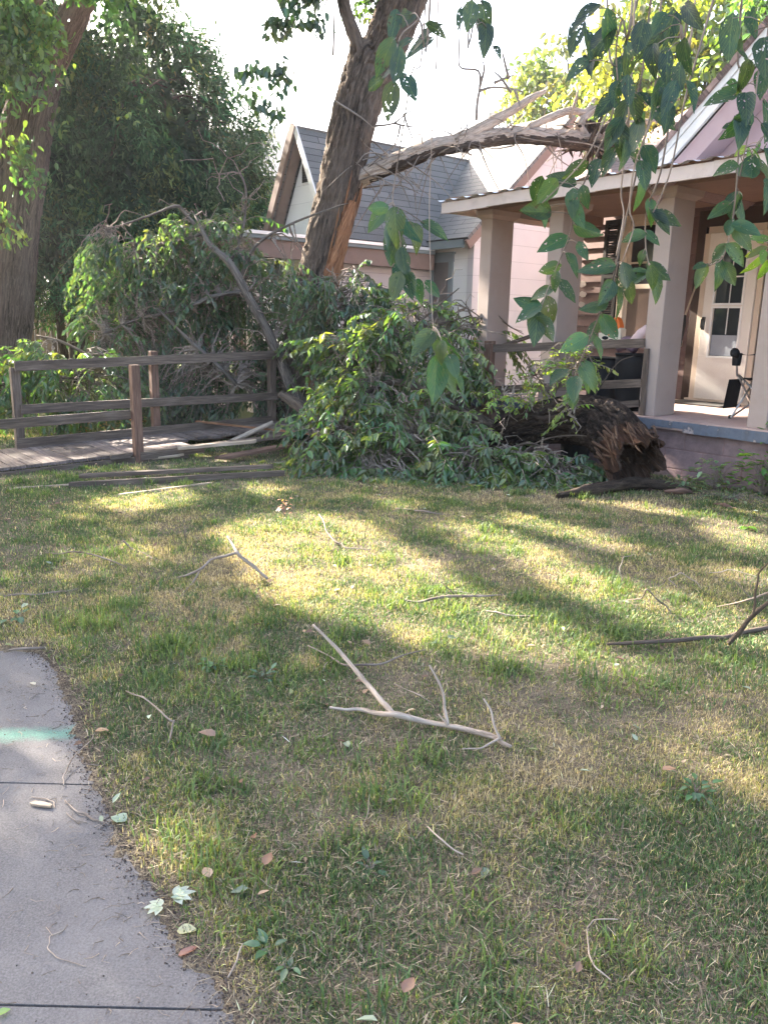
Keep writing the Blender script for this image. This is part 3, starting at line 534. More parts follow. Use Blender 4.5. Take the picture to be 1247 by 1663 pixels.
# walls and clapboards behind the porch
m = MB(); wall(m, [H(2.95, 2.33, .0), H(2.95, 9, .0), H(2.95, 9, 3.3), H(2.95, 2.33, 3.3)], HA * -.15); m.build('side_wall', mat_paint('bounce_gray', (.42, .40, .43)), hs); m = MB(); wall(m, [H(2.79, 2.33, 0), H(-4.5, 2.33, 0), H(-4.5, 2.33, 3.3), H(2.79, 2.33, 3.3)], HB * .15); m.build('wall', M['brown_siding'], hs)  # unseen side wall: gray picked to cut warm bounce onto the cottage
m = MB(); z = S
while z < 3.0:
    t0 = .016 * rng.random()
    m.add([H(2.95, 2.33, z), H(-4.5, 2.33, z), H(-4.5, 2.285 - .004 * rng.random(), z), H(2.95, 2.285, z), H(2.95, 2.318, z + .15), H(-4.5, 2.318, z + .15), H(-4.5, 2.33, z + .15), H(2.95, 2.33, z + .15)], np.array([[3, 2, 1, 0], [2, 3, 4, 5], [4, 5, 6, 7], [0, 3, 4, 7], [1, 2, 5, 6]]), col=np.ones(3)); z += .155
m.build('siding', None or mat_paint('clapboard', (0.20, 0.125, 0.11), 0.2, 0.75, (0.10, 0.05, 0.042), 0.6, 2.4), hs)
m = MB()
for a, zz_, r1, r2 in ((2.82, 1.99, .07, .04), (2.84, 2.14, .08, .045), (2.83, 1.84, .06, .04)):
    th = np.linspace(0, 2 * math.pi, 14, endpoint=False); rr = 1 + .15 * rng.normal(0, 1, 14); m = MB(); m.poly([H(a + r1 * c * k, 2.279, zz_ + r2 * s * k) for c, s, k in zip(np.cos(th), np.sin(th), rr)], HB * .008); m.build('bare_primer_patch', M['primer'], hs)
wn = MB(); wn.hbox(1.18, 2.20, 2.24, 2.30, 2.93, 3.02); wn.hbox(2.08, 2.20, 2.24, 2.30, 1.38, 2.93); wn.hbox(1.18, 1.30, 2.24, 2.30, 1.38, 2.93); wn.hbox(1.14, 2.24, 2.22, 2.30, 1.30, 1.38); W1 = wn.build('window', M['trim'], hs, bevel=.004)
s_ = MB(); s_.hbox(1.30, 2.08, 2.255, 2.29, 2.05, 2.11); s_.hbox(2.03, 2.08, 2.255, 2.29, 1.38, 2.93); s_.hbox(1.30, 1.35, 2.255, 2.29, 1.38, 2.93); s_.hbox(1.30, 2.08, 2.255, 2.29, 2.87, 2.93); s_.hbox(1.35, 2.03, 2.262, 2.28, 2.38, 2.405); s_.build('sash', M['trim'], W1)
s_ = MB(); s_.hbox(1.35, 2.03, 2.275, 2.283, 2.11, 2.87); s_.build('pane', M['glass'], W1); s_ = MB(); s_.hbox(1.35, 2.03, 2.270, 2.279, 1.38, 2.05); s_.build('pane', M['glass_reflection'], W1)
sh = MB(); sh.hbox(2.22, 2.27, 2.235, 2.28, 1.50, 2.98); sh.hbox(2.43, 2.48, 2.235, 2.28, 1.50, 2.98); sh.hbox(2.27, 2.43, 2.235, 2.28, 1.50, 1.56); sh.hbox(2.27, 2.43, 2.235, 2.28, 2.92, 2.98); sh.hbox(2.27, 2.43, 2.235, 2.28, 2.2, 2.25)
for z in np.arange(1.57, 2.91, .032): sh.box(H(2.27, 2.24, z), HA * .16, HB * .03 + HZ * .022, HZ * .006)
sh.build('shutter', M['shutter'], hs)
# door
d = MB(); d.hbox(.90, .16, 2.235, 2.30, 2.70, 2.78); d.hbox(.86, .94, 2.235, 2.30, S, 2.70); d.hbox(.13, .20, 2.235, 2.30, S, 2.70); d.hbox(.98, .1, 2.20, 2.30, S, S + .035); DR = d.build('door', M['trim'], hs, bevel=.004)
d = MB(); d.hbox(.855, .205, 2.21, 2.25, S + .04, 1.20); d.hbox(.855, .71, 2.21, 2.25, 1.20, 2.695); d.hbox(.35, .205, 2.21, 2.25, 1.20, 2.695); d.hbox(.71, .35, 2.21, 2.25, 1.79, 1.85); d.hbox(.71, .35, 2.21, 2.25, 2.50, 2.695); d.build('storm_door', M['white_wood'], DR, bevel=.003)
d = MB()
for z0, z1 in ((1.20, 1.79), (1.85, 2.50)):
    d.hbox(.735, .71, 2.195, 2.21, z0 - .025, z1 + .02); d.hbox(.35, .325, 2.195, 2.21, z0 - .025, z1 + .02); d.hbox(.71, .35, 2.195, 2.21, z0 - .025, z0); d.hbox(.71, .35, 2.195, 2.21, z1, z1 + .02)
for z0, z1 in ((1.47, 1.79), (1.85, 2.50)): d.hbox(.525, .515, 2.222, 2.23, z0, z1)
d.hbox(.71, .35, 2.222, 2.23, 2.16, 2.175); d.build('pane_frame', M['white'], DR)
d = MB(); d.hbox(.71, .35, 2.232, 2.24, 1.20, 2.50); d.build('pane', M['glass_door'], DR); d = MB(); d.hbox(.70, .36, 2.224, 2.230, 1.205, 1.46); d.build('curtain', mat_plain('lace_curtain', (.30, .32, .36), .9), DR)
d = MB(); d.hbox(.83, .80, 2.17, 2.205, 1.52, 1.68); d.tube([H(.815, 2.165, 1.66), H(.815, 2.135, 1.64), H(.815, 2.135, 1.56), H(.815, 2.165, 1.53)], .008, 6); d.build('handle', M['blackmetal'], DR)
m = MB(); m.hbox(1.06, .945, 2.255, 2.31, S, 2.98); m.hbox(.125, .03, 2.255, 2.31, S, 2.98); m.hbox(.945, .125, 2.255, 2.31, 2.785, 2.98); m.build('door_surround', M['dark_trim'], hs)
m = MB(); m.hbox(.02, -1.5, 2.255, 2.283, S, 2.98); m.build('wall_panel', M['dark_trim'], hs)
# roofs and gable
m = MB(); q4(m, H(3.12, 1.75, 3.30), H(-5.2, 1.75, 3.30), H(-5.2, 7.5, 6.17), H(3.12, 7.5, 6.17), .06); m.build('roof', M['shingle_brown'], hs)
m = MB(); wall(m, [H(2.95, 2.35, 3.28), H(2.95, 9, 3.28), H(2.95, 9, 5.0), H(2.95, 7.4, 6.0)], HA * -.12); m.build('side_gable', M['brown_siding'], hs)
m = MB(); m.hbox(3.10, 3.14, 1.75, 1.8, 3.2, 3.3); m.bar(H(3.11, 1.75, 3.27), H(3.11, 7.5, 6.14), .03, .10); m.build('verge_board', M['neighbor_trim'], hs)
GA, GZ, AP, AZ_ = .42, 3.02, -2.2, 5.45
m = MB(); wall(m, [H(GA - .30, .26, GZ), H(2 * AP - GA + .3, .26, GZ), H(AP, .26, AZ_ - .34)], HB * .1); m.build('gable', M['pink'], hs)
def rake(m, off, wd, b0, b1):
    d = nrm(H(AP, 0, AZ_) - H(GA, 0, GZ)); u = nrm(np.cross(d, HB));  u = u if u[2] > 0 else -u
    for s0, s1 in (((GA, GZ), (AP, AZ_)), ((2 * AP - GA, GZ), (AP, AZ_))):
        p, q = H(s0[0], b0, s0[1]), H(s1[0], b0, s1[1]); dd = nrm(q - p); uu = nrm(np.cross(dd, HB)); uu = uu if uu[2] > 0 else -uu
        m.box(p - uu * (off + wd), q - p, HB * (b1 - b0), uu * wd)
m = MB(); rake(m, .0, .085, -.10, -.055); rake(m, .09, .085, -.085, -.045); m.build('bargeboard', M['white'], hs)
m = MB(); rake(m, .19, .17, -.04, .25); m.build('rake_soffit', M['pink'], hs)
m = MB()
for s in (1, -1):
    a0 = AP + s * (GA - AP + .08); p = [H(a0, -.13, GZ - .07), H(a0, 5.2, GZ - .07), H(AP, 5.2, AZ_ + .02), H(AP, -.13, AZ_ + .02)]
    if s < 0: p = [p[1], p[0], p[3], p[2]]
    q4(m, *[k + HZ * .02 for k in p], .05)
m.build('gable_roof', M['shingle_brown'], hs)
# ================================================================ NEIGHBOUR HOUSE
nh = thing('cottage', H(8, 4, 0), 'white and pink cottage with a steep gray shingle roof behind the leaning trunk', 'house')
A0 = 6.0; zR, bR, zE, bE = 5.48, 5.65, 3.17, 3.13
m = MB(); wall(m, [H(A0, bE + .04, 0), H(A0, 8.2, 0), H(A0, 8.2, zE), H(A0, bR, zR - .08), H(A0, bE + .04, zE - .02)], HA * .15); m.build('side_wall', M['pink_block'], nh)
m = MB(); wall(m, [H(A0 + .15, bE + .06, 0), H(13.5, bE + .06, 0), H(13.5, bE + .06, zE), H(A0 + .15, bE + .06, zE)], HB * .15); m.build('front_wall', M['white_siding'], nh)
k_ = (zR - zE) / (bR - bE)
m = MB(); q4(m, H(14, bE - .22, zE - .22 * k_ + .02), H(A0 - .12, bE - .22, zE - .22 * k_ + .02), H(A0 - .12, bR, zR + .02), H(14, bR, zR + .02), .06); q4(m, H(A0 - .12, 8.4, zE - .22 * k_), H(14, 8.4, zE - .22 * k_), H(14, bR, zR + .02), H(A0 - .12, bR, zR + .02), .06); m.build('roof', M['shingle'], nh)
m = MB(); m.bar(H(A0 - .09, bE - .22, zE - .22 * k_ - .06), H(A0 - .09, bR, zR - .07), .05, .17, up=HZ); m.bar(H(A0 - .09, 8.4, zE - .22 * k_ - .06), H(A0 - .09, bR, zR - .07), .05, .17); m.build('bargeboard', M['neighbor_trim'], nh)
m = MB(); m.hbox(A0, 9, bE - .24, bE - .20, zE - .30, zE - .16); m.build('gutter', M['gray_trim'], nh)
vp = MB(); vp.tube([H(8.15, bR, zR), H(8.15, bR, zR + .32)], .055, 10, 1); vp.tube([H(8.15, bR, zR + .325), H(8.15, bR, zR + .40)], [.085, .11], 10, 1); vp.build('vent_pipe', M['galv'], nh)
# front gable wing
g0, g1, gm, gz, ge, gf = 6.92, 9.05, 7.98, 4.85, 2.93, .90
m = MB(); wall(m, [H(g0 + .22, gf, 0), H(g1 - .22, gf, 0), H(g1 - .22, gf, ge + .2), H(gm, gf, gz - .15), H(g0 + .22, gf, ge + .2)], HB * .14); m.build('front_gable', M['white_siding'], nh)
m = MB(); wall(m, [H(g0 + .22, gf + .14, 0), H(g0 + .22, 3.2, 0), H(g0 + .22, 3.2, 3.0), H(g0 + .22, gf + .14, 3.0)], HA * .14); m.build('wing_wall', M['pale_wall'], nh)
m = MB(); q4(m, H(g0, gf - .28, ge), H(g0, 5.5, ge), H(gm, 5.5, gz), H(gm, gf - .28, gz), -.05); q4(m, H(g1, 5.5, ge), H(g1, gf - .28, ge), H(gm, gf - .28, gz), H(gm, 5.5, gz), -.05); m.build('gable_roof', M['shingle'], nh)
m = MB(); m.bar(H(g0 + .02, gf - .29, ge - .02), H(gm, gf - .29, gz - .01), .03, .10); m.build('rake_trim', M['white'], nh)
m = MB(); m.bar(H(g1 - .02, gf - .15, ge - .12), H(gm + .03, gf - .15, gz - .14), .16, .12); m.bar(H(g1 + .05, gf - .30, ge - .05), H(gm, gf - .30, gz + .0), .05, .16); m.build('bargeboard', M['neighbor_trim'], nh)
m = MB(); m.hbox(gm - .16, gm + .16, gf - .03, gf, 3.92, 4.30); vt = m.build('vent', M['white'], nh); m = MB()
for z in np.arange(3.945, 4.27, .042): m.box(H(gm - .13, gf - .045, z), HA * .26, HB * .02 + HZ * .018, HZ * .008)
m.hbox(gm - .14, gm + .14, gf - .034, gf - .031, 3.94, 4.28); m.build('louver', M['shutter'], vt)
m = MB(); m.hbox(g0 - .02, 9.6, -1.0, 3.05, 2.80, 2.87); m.build('porch_roof', M['gray_trim'], nh)
m = MB(); m.hbox(g0 + .04, g0 + .20, -.9, 3.08, 2.52, 2.798); m.hbox(g0 + .2, 9.5, -.9, -.72, 2.52, 2.798); m.build('porch_beam', M['neighbor_trim'], nh)
for b_ in (-.88,):
    for a_ in (g0 + .04, 8.2, 9.35): m = MB(); m.hbox(a_, a_ + .16, b_, b_ + .16, 0, 2.518); m.build('porch_post', M['trim'], nh)
m = MB(); m.hbox(g0 - .05, g0 + .0, -1.0, 3.0, 2.86, 2.91); m.build('gutter', M['galv'], nh)
wn = MB(); wn.hbox(6.52, 7.14, bE + .02, bE + .06, 2.66, 2.80); wn.hbox(6.49, 7.14, bE + .0, bE + .06, 2.80, 2.84); wn.hbox(6.54, 6.64, bE + .02, bE + .06, 1.1, 2.66); wn.hbox(7.06, 7.14, bE + .02, bE + .06, 1.1, 2.66); W2 = wn.build('window', M['gray_trim'], nh)
m = MB(); m.hbox(6.64, 7.06, bE + .04, bE + .055, 1.1, 2.66); m.build('pane', mat_glass('curtained_glass', (.15, .13, .12), .3), W2)
wn = MB(); wn.hbox(A0 - .04, A0, 5.22, 5.30, 1.70, 2.55); wn.hbox(A0 - .04, A0, 5.88, 5.96, 1.70, 2.55); wn.hbox(A0 - .04, A0, 5.30, 5.88, 2.47, 2.55); wn.hbox(A0 - .04, A0, 5.30, 5.88, 1.70, 1.78); W3 = wn.build('window', M['dark_trim'], nh); m = MB(); m.hbox(A0 - .02, A0 - .005, 5.30, 5.88, 1.78, 2.47); m.build('pane', M['glass'], W3)
# ================================================================ FAR BUILDINGS, FENCE
fh = thing('far_house', (-4.2, 32, 0), 'distant tan house with a gray roof between the cedar and the front gable', 'house')
c0 = P(420, 400, 30)[0]; zf = P(440, 292, 30)[2]; zt = P(440, 250, 30)[2] + .3
m = MB(); m.box((c0 - 5, 30, 0), (6.6, 0, 0), (0, 7, 0), (0, 0, zf)); m.build('wall', M['tan_wall'], fh)
m = MB(); q4(m, (c0 - 5.4, 29.6, zf - .02), (c0 + 2.0, 29.6, zf - .02), (c0 + .7, 33.5, zt + 1.1), (c0 - 5.4, 33.5, zt + 1.1), .08); m.build('roof', M['shingle'], fh)
cw = P(434, 320, 29.9); m = MB(); m.box((cw[0] - .5, 29.93, cw[2] - .75), (.85, 0, 0), (0, .06, 0), (0, 0, 1.5)); fw_ = m.build('window', M['white'], fh); m = MB(); m.box((cw[0] - .42, 29.90, cw[2] - .67), (.69, 0, 0), (0, .02, 0), (0, 0, 1.34)); m.build('pane', M['glass'], fw_)
ph = thing('garage', (-15, 36, 0), 'low white garage glimpsed between the cedar trunks above the fence', 'garage'); m = MB(); m.box((-24, 36, 0), (24, 0, 0), (0, 6, 0), (0, 0, 2.9)); m.build('wall', M['pale_house'], ph)
m = MB(); q4(m, (-24.4, 35.5, 2.88), (.4, 35.5, 2.88), (.4, 39, 4.3), (-24.4, 39, 4.3), .08); m.build('roof', M['shingle'], ph); m = MB(); m.box((-12.5, 35.94, 0), (2.6, 0, 0), (0, .05, 0), (0, 0, 2.2)); m.build('door', M['gray_trim'], ph)
fn = thing('plank_fence', (-8, 22.5, 0), 'weathered brown plank fence behind the cedar trunks', 'fence'); m = MB(); xx = -16.0
while xx < -1.2:
    wd = .135; hh = 1.78 + .05 * rng.normal(); m.add([(xx, 22.5, 0), (xx + wd, 22.5, 0), (xx + wd, 22.5, hh - .05), (xx + wd * .5, 22.5, hh), (xx, 22.5, hh - .05), (xx, 22.525, 0), (xx + wd, 22.525, 0), (xx + wd, 22.525, hh - .05), (xx + wd * .5, 22.525, hh), (xx, 22.525, hh - .05)],
        [np.array([[0, 1, 2, 4], [5, 9, 7, 6], [1, 6, 7, 2], [2, 7, 8, 3], [3, 8, 9, 4], [4, 9, 5, 0]]), np.array([[2, 3, 4], [7, 9, 8]])], np.array([(xx * 7, 0, 0)] * 10) + np.array([[0, 0, q] for q in (0, 0, 1.7, 1.8, 1.7) * 2]), np.ones(3) * rng.uniform(.7, 1.4)); xx += wd + .015 + (.1 if rng.random() < .06 else 0)
m.build('planks', M['fence'], fn); m = MB()
for z in (.4, 1.4): m.box((-16, 22.53, z), (14.8, 0, 0), (0, .04, 0), (0, 0, .09))
m.build('rail', M['fence'], fn)

# ================================================================ TREES
def clump_leaves(mb, cen, rad, per, ln, colr, flt=True, droop=.9, squash=.75, wr=.5, var=.3):
    """leaf clusters round the given centres"""
    n = len(cen) * per; c = np.repeat(cen, per, 0); r = np.repeat(np.asarray(rad) * np.ones(len(cen)), per)[:, None]
    p = c + rng.normal(0, 1, (n, 3)) * r * np.array([.55, .55, .55 * squash]); d = rdir(n) + np.array([0, 0, -droop]) ; u = rdir(n) + np.array([0, 0, .8])
    col = tint(colr, len(cen), .22, .2); col = np.repeat(col, per, 0) * np.exp(rng.normal(0, var, (n, 1)))
    L = ln * rng.uniform(.7, 1.3, len(p))
    if flt: dl = nrm(d) * L[:, None]; k = ~(sunlit(p) | sunlit(p + dl) | sunlit(p + dl * .5)); p, d, u, col, L = p[k], d[k], u[k], col[k], L[k]
    leaves(mb, p, d, u, L, L * wr, col.clip(0, .6), .15, .2)
def limb_paths(base, targets, k=7, wob=.25, shade=False):
    n = len(targets); t = np.linspace(0, 1, k)[None, :, None]; b = np.asarray(base)[None, None] if np.ndim(base) == 1 else np.asarray(base)[:, None]
    p = b * (1 - t) + targets[:, None] * t; p = p + np.sin(t * math.pi) * np.array([0, 0, .18]) * np.linalg.norm(targets - b[:, 0], axis=1)[:, None, None]
    p[:, 1:] += np.cumsum(rng.normal(0, wob / k, (n, k - 1, 3)), 1)
    if shade: q = p[:, None, :-1] * 0 ; f = np.linspace(0, 1, 5)[None, :, None, None]; q = p[:, None, :-1] * (1 - f) + p[:, None, 1:] * f; bad = sunlit(q.reshape(-1, 3), .02).reshape(n, -1).any(1); p = p[~bad]
    return p
def ell(n, c, r, shell=0.0):
    d = rdir(n); q = rng.random(n) ** (1 / 3.0); q = shell + (1 - shell) * q; return np.asarray(c) + d * q[:, None] * np.asarray(r)

# left elm: thick trunk, fork, hanging leaves
E_ = [P(2, 640, 14.6), P(2, 560, 14.6), P(12, 430, 14.6), P(30, 300, 14.6), P(45, 200, 14.6), P(66, 115, 14.6)]
el = thing('elm_tree', (E_[1][0], 14.6, 0), 'thick-trunked forked elm at the left edge with leaves hanging over its trunk', 'tree')
E0 = np.array([E_[0][0], 14.6, -.1]); tk = MB(); tk.tube([E0, (E0[0], 14.6, .4)] + E_[1:], [.66, .56, .51, .49, .45, .40, .37], 72, 14, .10, 3, ridge=.045, rfreq=.8)
tk.build('trunk', M['bark_elm'], el, smooth=True)
for pts, rad in (([P(70, 130, 14.60), P(98, 70, 14.60), P(132, 0, 14.60), P(180, -110, 14.40), P(230, -260, 14.20)], [.28, .25, .23, .19, .13]), ([P(56, 130, 14.60), P(54, 60, 14.70), P(50, -20, 14.80), P(30, -150, 15.00), P(0, -300, 15.20)], [.26, .19, .17, .13, .08])):
    m = MB(); m.tube(pts, rad, 30, 10, .08, 4, ridge=.03, rfreq=1.0); m.build('limb', M['bark_red'], el, smooth=True)
m = MB(); m.tube([P(30, 300, 14.20), P(36, 302, 14.05)], [.10, .07], 16, 2, .15); m.build('knot', M['bark_dark'], el, smooth=True)
cr = MB()
hang = np.vstack([np.array([P(rng.uniform(-40, 125), rng.uniform(-10, 195), rng.uniform(12.8, 14.0)) for _ in range(150)]), np.array([P(rng.uniform(-30, 75), rng.uniform(190, 300), rng.uniform(13, 13.8)) for _ in range(20)]), np.array([P(rng.uniform(90, 220), rng.uniform(80, 180), rng.uniform(13.4, 14.8)) for _ in range(60)]),
                  np.array([P(rng.uniform(-30, 28), rng.uniform(200, 390), rng.uniform(12.8, 13.6)) for _ in range(22)]), np.array([P(rng.uniform(150, 250), rng.uniform(-40, 20), rng.uniform(13, 14)) for _ in range(14)])])
clump_leaves(cr, hang, .26, 40, .115, (.07, .125, .032))
top = ell(300, (-8.2, 15.0, 9.4), (5.2, 4.4, 3.2)); pj = proj(top); top = top[~((pj[:, 1] > -60) & (pj[:, 0] > -60))]
clump_leaves(cr, top, .55, 60, .19, (.06, .11, .03))
top2 = ell(150, (-12, 15.5, 6.0), (3.4, 4.0, 2.8)); pj = proj(top2); top2 = top2[pj[:, 0] < -110]; clump_leaves(cr, top2, .55, 60, .19, (.06, .11, .03))
cr.build('crown', M['leaf'], el)
br = MB(); br.many(limb_paths(P(60, 100, 14.6), hang[rng.permutation(len(hang))[:70]], 7, .5, True), .035, .006); br.many(limb_paths(P(180, -110, 14.4), top[rng.permutation(len(top))[:120]], 7, .8, True), .06, .012); br.many(limb_paths((-7.2, 14.8, 6.3), top2[rng.permutation(len(top2))[:60]], 7, .8, True), .08, .012); br.build('branches', M['bark_red'], el)

# cedar: several slim trunks, drooping feathery sprays
cd = thing('cedar_tree', (-6.9, 19, 0), 'big dark cedar with drooping feathery foliage and several slim trunks', 'tree')
prof_z = np.array([1.9, 2.4, 3.0, 4.2, 5.2, 6.0, 6.7, 7.9, 8.9, 9.6]); prof_r = np.array([3.4, 3.9, 4.0, 4.05, 4.0, 3.85, 3.4, 2.5, 1.35, .2])
def cedar_pts(n, lo, hi, zmin=1.9):
    z = rng.uniform(zmin, 9.5, n * 3); R = np.interp(z, prof_z, prof_r); k = rng.random(len(z)) < R / 4.1; z, R = z[k][:n], R[k][:n]; a = rng.uniform(0, 6.283, len(z)); q = rng.uniform(lo, hi, len(z)) * (1 + .16 * (fbm(np.stack([np.cos(a) * 2.2, np.sin(a) * 2.2, z * .8], -1), 77, 3) - .5) * 1.5)
    return np.stack([-6.95 + np.cos(a) * R * q, 19.2 + np.sin(a) * R * q * .8, z], -1), np.stack([np.cos(a), np.sin(a), np.zeros(len(z))], -1)
fo = MB()
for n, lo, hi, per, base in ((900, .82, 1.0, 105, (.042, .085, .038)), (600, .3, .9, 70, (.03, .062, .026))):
    c, o = cedar_pts(n, lo, hi); nn = len(c); cc = np.repeat(c, per, 0); oo = np.repeat(o, per, 0); N_ = len(cc); hang_ = rng.random(N_) ** .8
    p = cc + rng.normal(0, 1, (N_, 3)) * np.array([.17, .17, .1]) + oo * (.25 * np.sin(hang_ * 2.5))[:, None] + np.array([0, 0, -.75]) * hang_[:, None]
    d = oo * .5 + rng.normal(0, .55, (N_, 3)) + np.array([0, 0, -.7]); col = np.repeat(tint(base, nn, .28, .25), per, 0) * np.exp(rng.normal(0, .3, (N_, 1))); wm = np.repeat(rng.random(nn) < .16, per); col[wm] *= np.array([2.0, 1.35, 1.0])
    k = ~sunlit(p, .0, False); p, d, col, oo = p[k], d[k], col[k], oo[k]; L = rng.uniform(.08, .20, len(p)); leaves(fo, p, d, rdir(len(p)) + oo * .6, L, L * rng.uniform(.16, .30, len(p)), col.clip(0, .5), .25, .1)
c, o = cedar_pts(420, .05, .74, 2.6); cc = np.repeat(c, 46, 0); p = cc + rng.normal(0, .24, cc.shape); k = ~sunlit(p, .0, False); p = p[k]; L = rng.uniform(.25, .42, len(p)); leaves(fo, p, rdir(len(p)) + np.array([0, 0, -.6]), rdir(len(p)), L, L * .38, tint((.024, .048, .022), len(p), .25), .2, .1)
wisps = np.array([P(rng.uniform(150, 215), rng.uniform(10, 110), 18.2) for _ in range(16)]); clump_leaves(fo, wisps, .28, 40, .14, (.035, .07, .03), False, 1.2)
fo.build('foliage', M['cedar'], cd)
for k in range(9):
    bx = -9.3 + k * .62 + rng.normal(0, .12); by = 19 + rng.normal(0, .7); r = rng.uniform(.07, .17); m = MB(); m.tube([(bx, by, -.1), (bx + rng.normal(0, .12), by, 1.5), (bx + rng.normal(0, .3), by + .1, 3.4), (bx * .6 - 2.7 + rng.normal(0, .4), by, 6.0)], [r, r * .85, r * .7, r * .3], 12, 8, .15, k, ridge=.012); m.build('trunk', M['bark_dark'], cd, smooth=True)
m = MB(); b0 = np.stack([rng.uniform(-9.5, -4.6, 90), rng.uniform(18.5, 19.8, 90), rng.uniform(1.6, 6.5, 90)], -1); m.many(limb_paths(b0, b0 + rdir(90) * np.array([1.8, 1.2, .5]) + np.array([0, 0, .3]), 6, .4), .03, .006); m.build('branches', M['bark_dark'], cd)

# off-frame tree added at the left to throw the shade over the near lawn
st = thing('added_shade_tree', (-9.4, 8.2, 0), 'broad leafy tree added beyond the left edge to shade the near lawn', 'tree')
m = MB(); m.tube([(-9.4, 8.2, -.1), (-9.3, 8.2, 1.5), (-9.2, 8.3, 3.2), (-9.0, 8.4, 5)], [.4, .32, .28, .2], 30, 8, .1, 5, ridge=.03); m.build('trunk', M['bark'], st, smooth=True)
cr = MB(); c1 = ell(330, (-9.6, 8.6, 6.6), (4.6, 4.6, 3.6)); pj = proj(c1); ok = (c1[:, 1] < .3) | (pj[:, 0] < -90) | (pj[:, 1] < -90); c1 = c1[ok]; clump_leaves(cr, c1, .5, 64, .19, (.06, .115, .03)); cr.build('crown', M['leaf'], st)
m = MB(); m.many(limb_paths((-9.2, 8.3, 3.4), c1[rng.permutation(len(c1))[:160]], 7, .8, True), .07, .012); m.build('branches', M['bark'], st)

# broken centre tree
T_ = [P(478, 700, 11.3), P(486, 640, 11.3), P(500, 545, 11.3), P(520, 440, 11.3), P(552, 300, 11.3), P(577, 180, 11.3), P(596, 105, 11.3)]
bt = thing('broken_tree', (T_[0][0], 11.3, 0), 'leaning bare trunk with deep bark furrows, an orange torn strip and a broken-off side limb', 'tree')
T0 = np.array([T_[0][0] - .03, 11.3, -.1]); tr = [.40, .35, .325, .305, .29, .295, .30, .27, .21, .19, .165, .14, .09]; TP = [T0] + T_ + [P(613, 75, 11.27), P(630, 30, 11.2), P(652, -40, 11.1), P(690, -180, 11.0), P(760, -380, 10.8)]
tk = MB(); tk.tube(TP, tr, 84, 18, .06, 6, ridge=.05, rfreq=.9); tk.build('trunk', M['bark'], bt, smooth=True)
for pts, rad in (([P(592, 190, 11.4), P(612, 140, 11.45), P(640, 80, 11.5), P(665, 20, 11.6), P(690, -40, 11.65), P(740, -170, 11.8), P(850, -330, 12)], [.18, .175, .165, .16, .16, .13, .09]), ([P(588, 130, 11.2), P(577, 65, 11.15), P(563, 25, 11.1), P(553, -30, 11.0), P(540, -160, 10.8)], [.13, .095, .085, .08, .06])):
    m = MB(); m.tube(pts, rad, 36, 12, .07, 8, ridge=.035, rfreq=1.1); m.build('limb', M['bark'], bt, smooth=True)
tp, rr = spline(TP, tr, 18); dd = nrm(np.gradient(tp, axis=0)); m = MB()   # torn strip: a splintered sheet just proud of the bark
def strip(mb, k0, k1, c0, c1, w0, w1, off, nn=16):
    ks = np.arange(k0, k1); v = []; t = []; L = 0
    for q, k in enumerate(ks):
        f = q / (len(ks) - 1); ca = c0 + (c1 - c0) * f; hw = (w0 + (w1 - w0) * f) * (.8 + .5 * float(vnoise(np.array([[k * .45, 1.5, 2.5]]), 3)[0])) * (math.sin(min(1, f * 4 + .25) * 1.57)) * (1 - .5 * max(0, f - .9) * 10 * rng.random()); X = nrm(np.array([1., 0, 0]) - dd[k] * dd[k][0]); Yv = np.cross(dd[k], X)
        for j in range(nn + 1):
            s = j / nn * 2 - 1; th = ca + hw * s + .05 * math.sin(k * 1.7 + j); R = rr[k] + off * (1 - s ** 6) - .05 * (abs(s) > .98) + .012 * rng.random(); v.append(tp[k] + R * (X * math.cos(th) + Yv * math.sin(th))); t.append((k * .03, s * .14, off))
    a = np.arange(len(ks) - 1)[:, None] * (nn + 1) + np.arange(nn)[None]; mb.add(v, np.stack([a, a + 1, a + nn + 2, a + nn + 1], -1).reshape(-1, 4), t)
strip(m, 62, 88, -.85, -.65, .62, .30, .02); strip(m, 38, 52, -1.1, -.9, .25, .2, .02); 
for k in range(26):
    q = rng.integers(62, 90); th = -.75 + rng.normal(0, .35); X_ = nrm(np.array([1., 0, 0]) - dd[q] * dd[q][0]); Y_ = np.cross(dd[q], X_); b0 = tp[q] + (rr[q] + .012) * (X_ * math.cos(th) + Y_ * math.sin(th)); L = rng.uniform(.1, .35); m.tube([b0 - dd[q] * L, b0, b0 + dd[q] * L * .6 + rng.normal(0, .02, 3)], [.003, .014, .003], 5, 3, .2)
m.build('torn_wood', M['torn'], bt)
m = MB()
tips = [[P(608, 205, 11.05), P(640, 200, 11.0), P(668, 180, 11), P(690, 196, 11)], [P(640, 200, 11), P(660, 205, 11), P(690, 207, 11)], [P(655, 185, 11), P(664, 210, 11), P(672, 230, 11)], [P(650, 203, 11), P(645, 225, 11), P(632, 250, 11)], [P(545, 165, 11), P(585, 190, 10.95), P(612, 212, 10.9)], [P(541, 90, 10.9), P(542, 60, 10.9), P(543, 0, 10.9), P(540, -40, 10.9)]]
for q in tips: m = MB(); m.tube(q, np.linspace(.016, .005, len(q)), 5, 4); m.build('twig', M['twig'], bt, smooth=True)
cr = MB(); c2 = np.array([P(rng.uniform(570, 640), rng.uniform(-60, 36), 11.6) for _ in range(20)]); clump_leaves(cr, c2, .12, 30, .08, (.06, .10, .04), False)
c3 = np.array([P(rng.uniform(395, 460), rng.uniform(100, 190), 10.4) for _ in range(7)] + [P(rng.uniform(440, 530), rng.uniform(-30, 45), 10.6) for _ in range(12)]); clump_leaves(cr, c3, .13, 26, .11, (.05, .09, .045), False, 1.2)
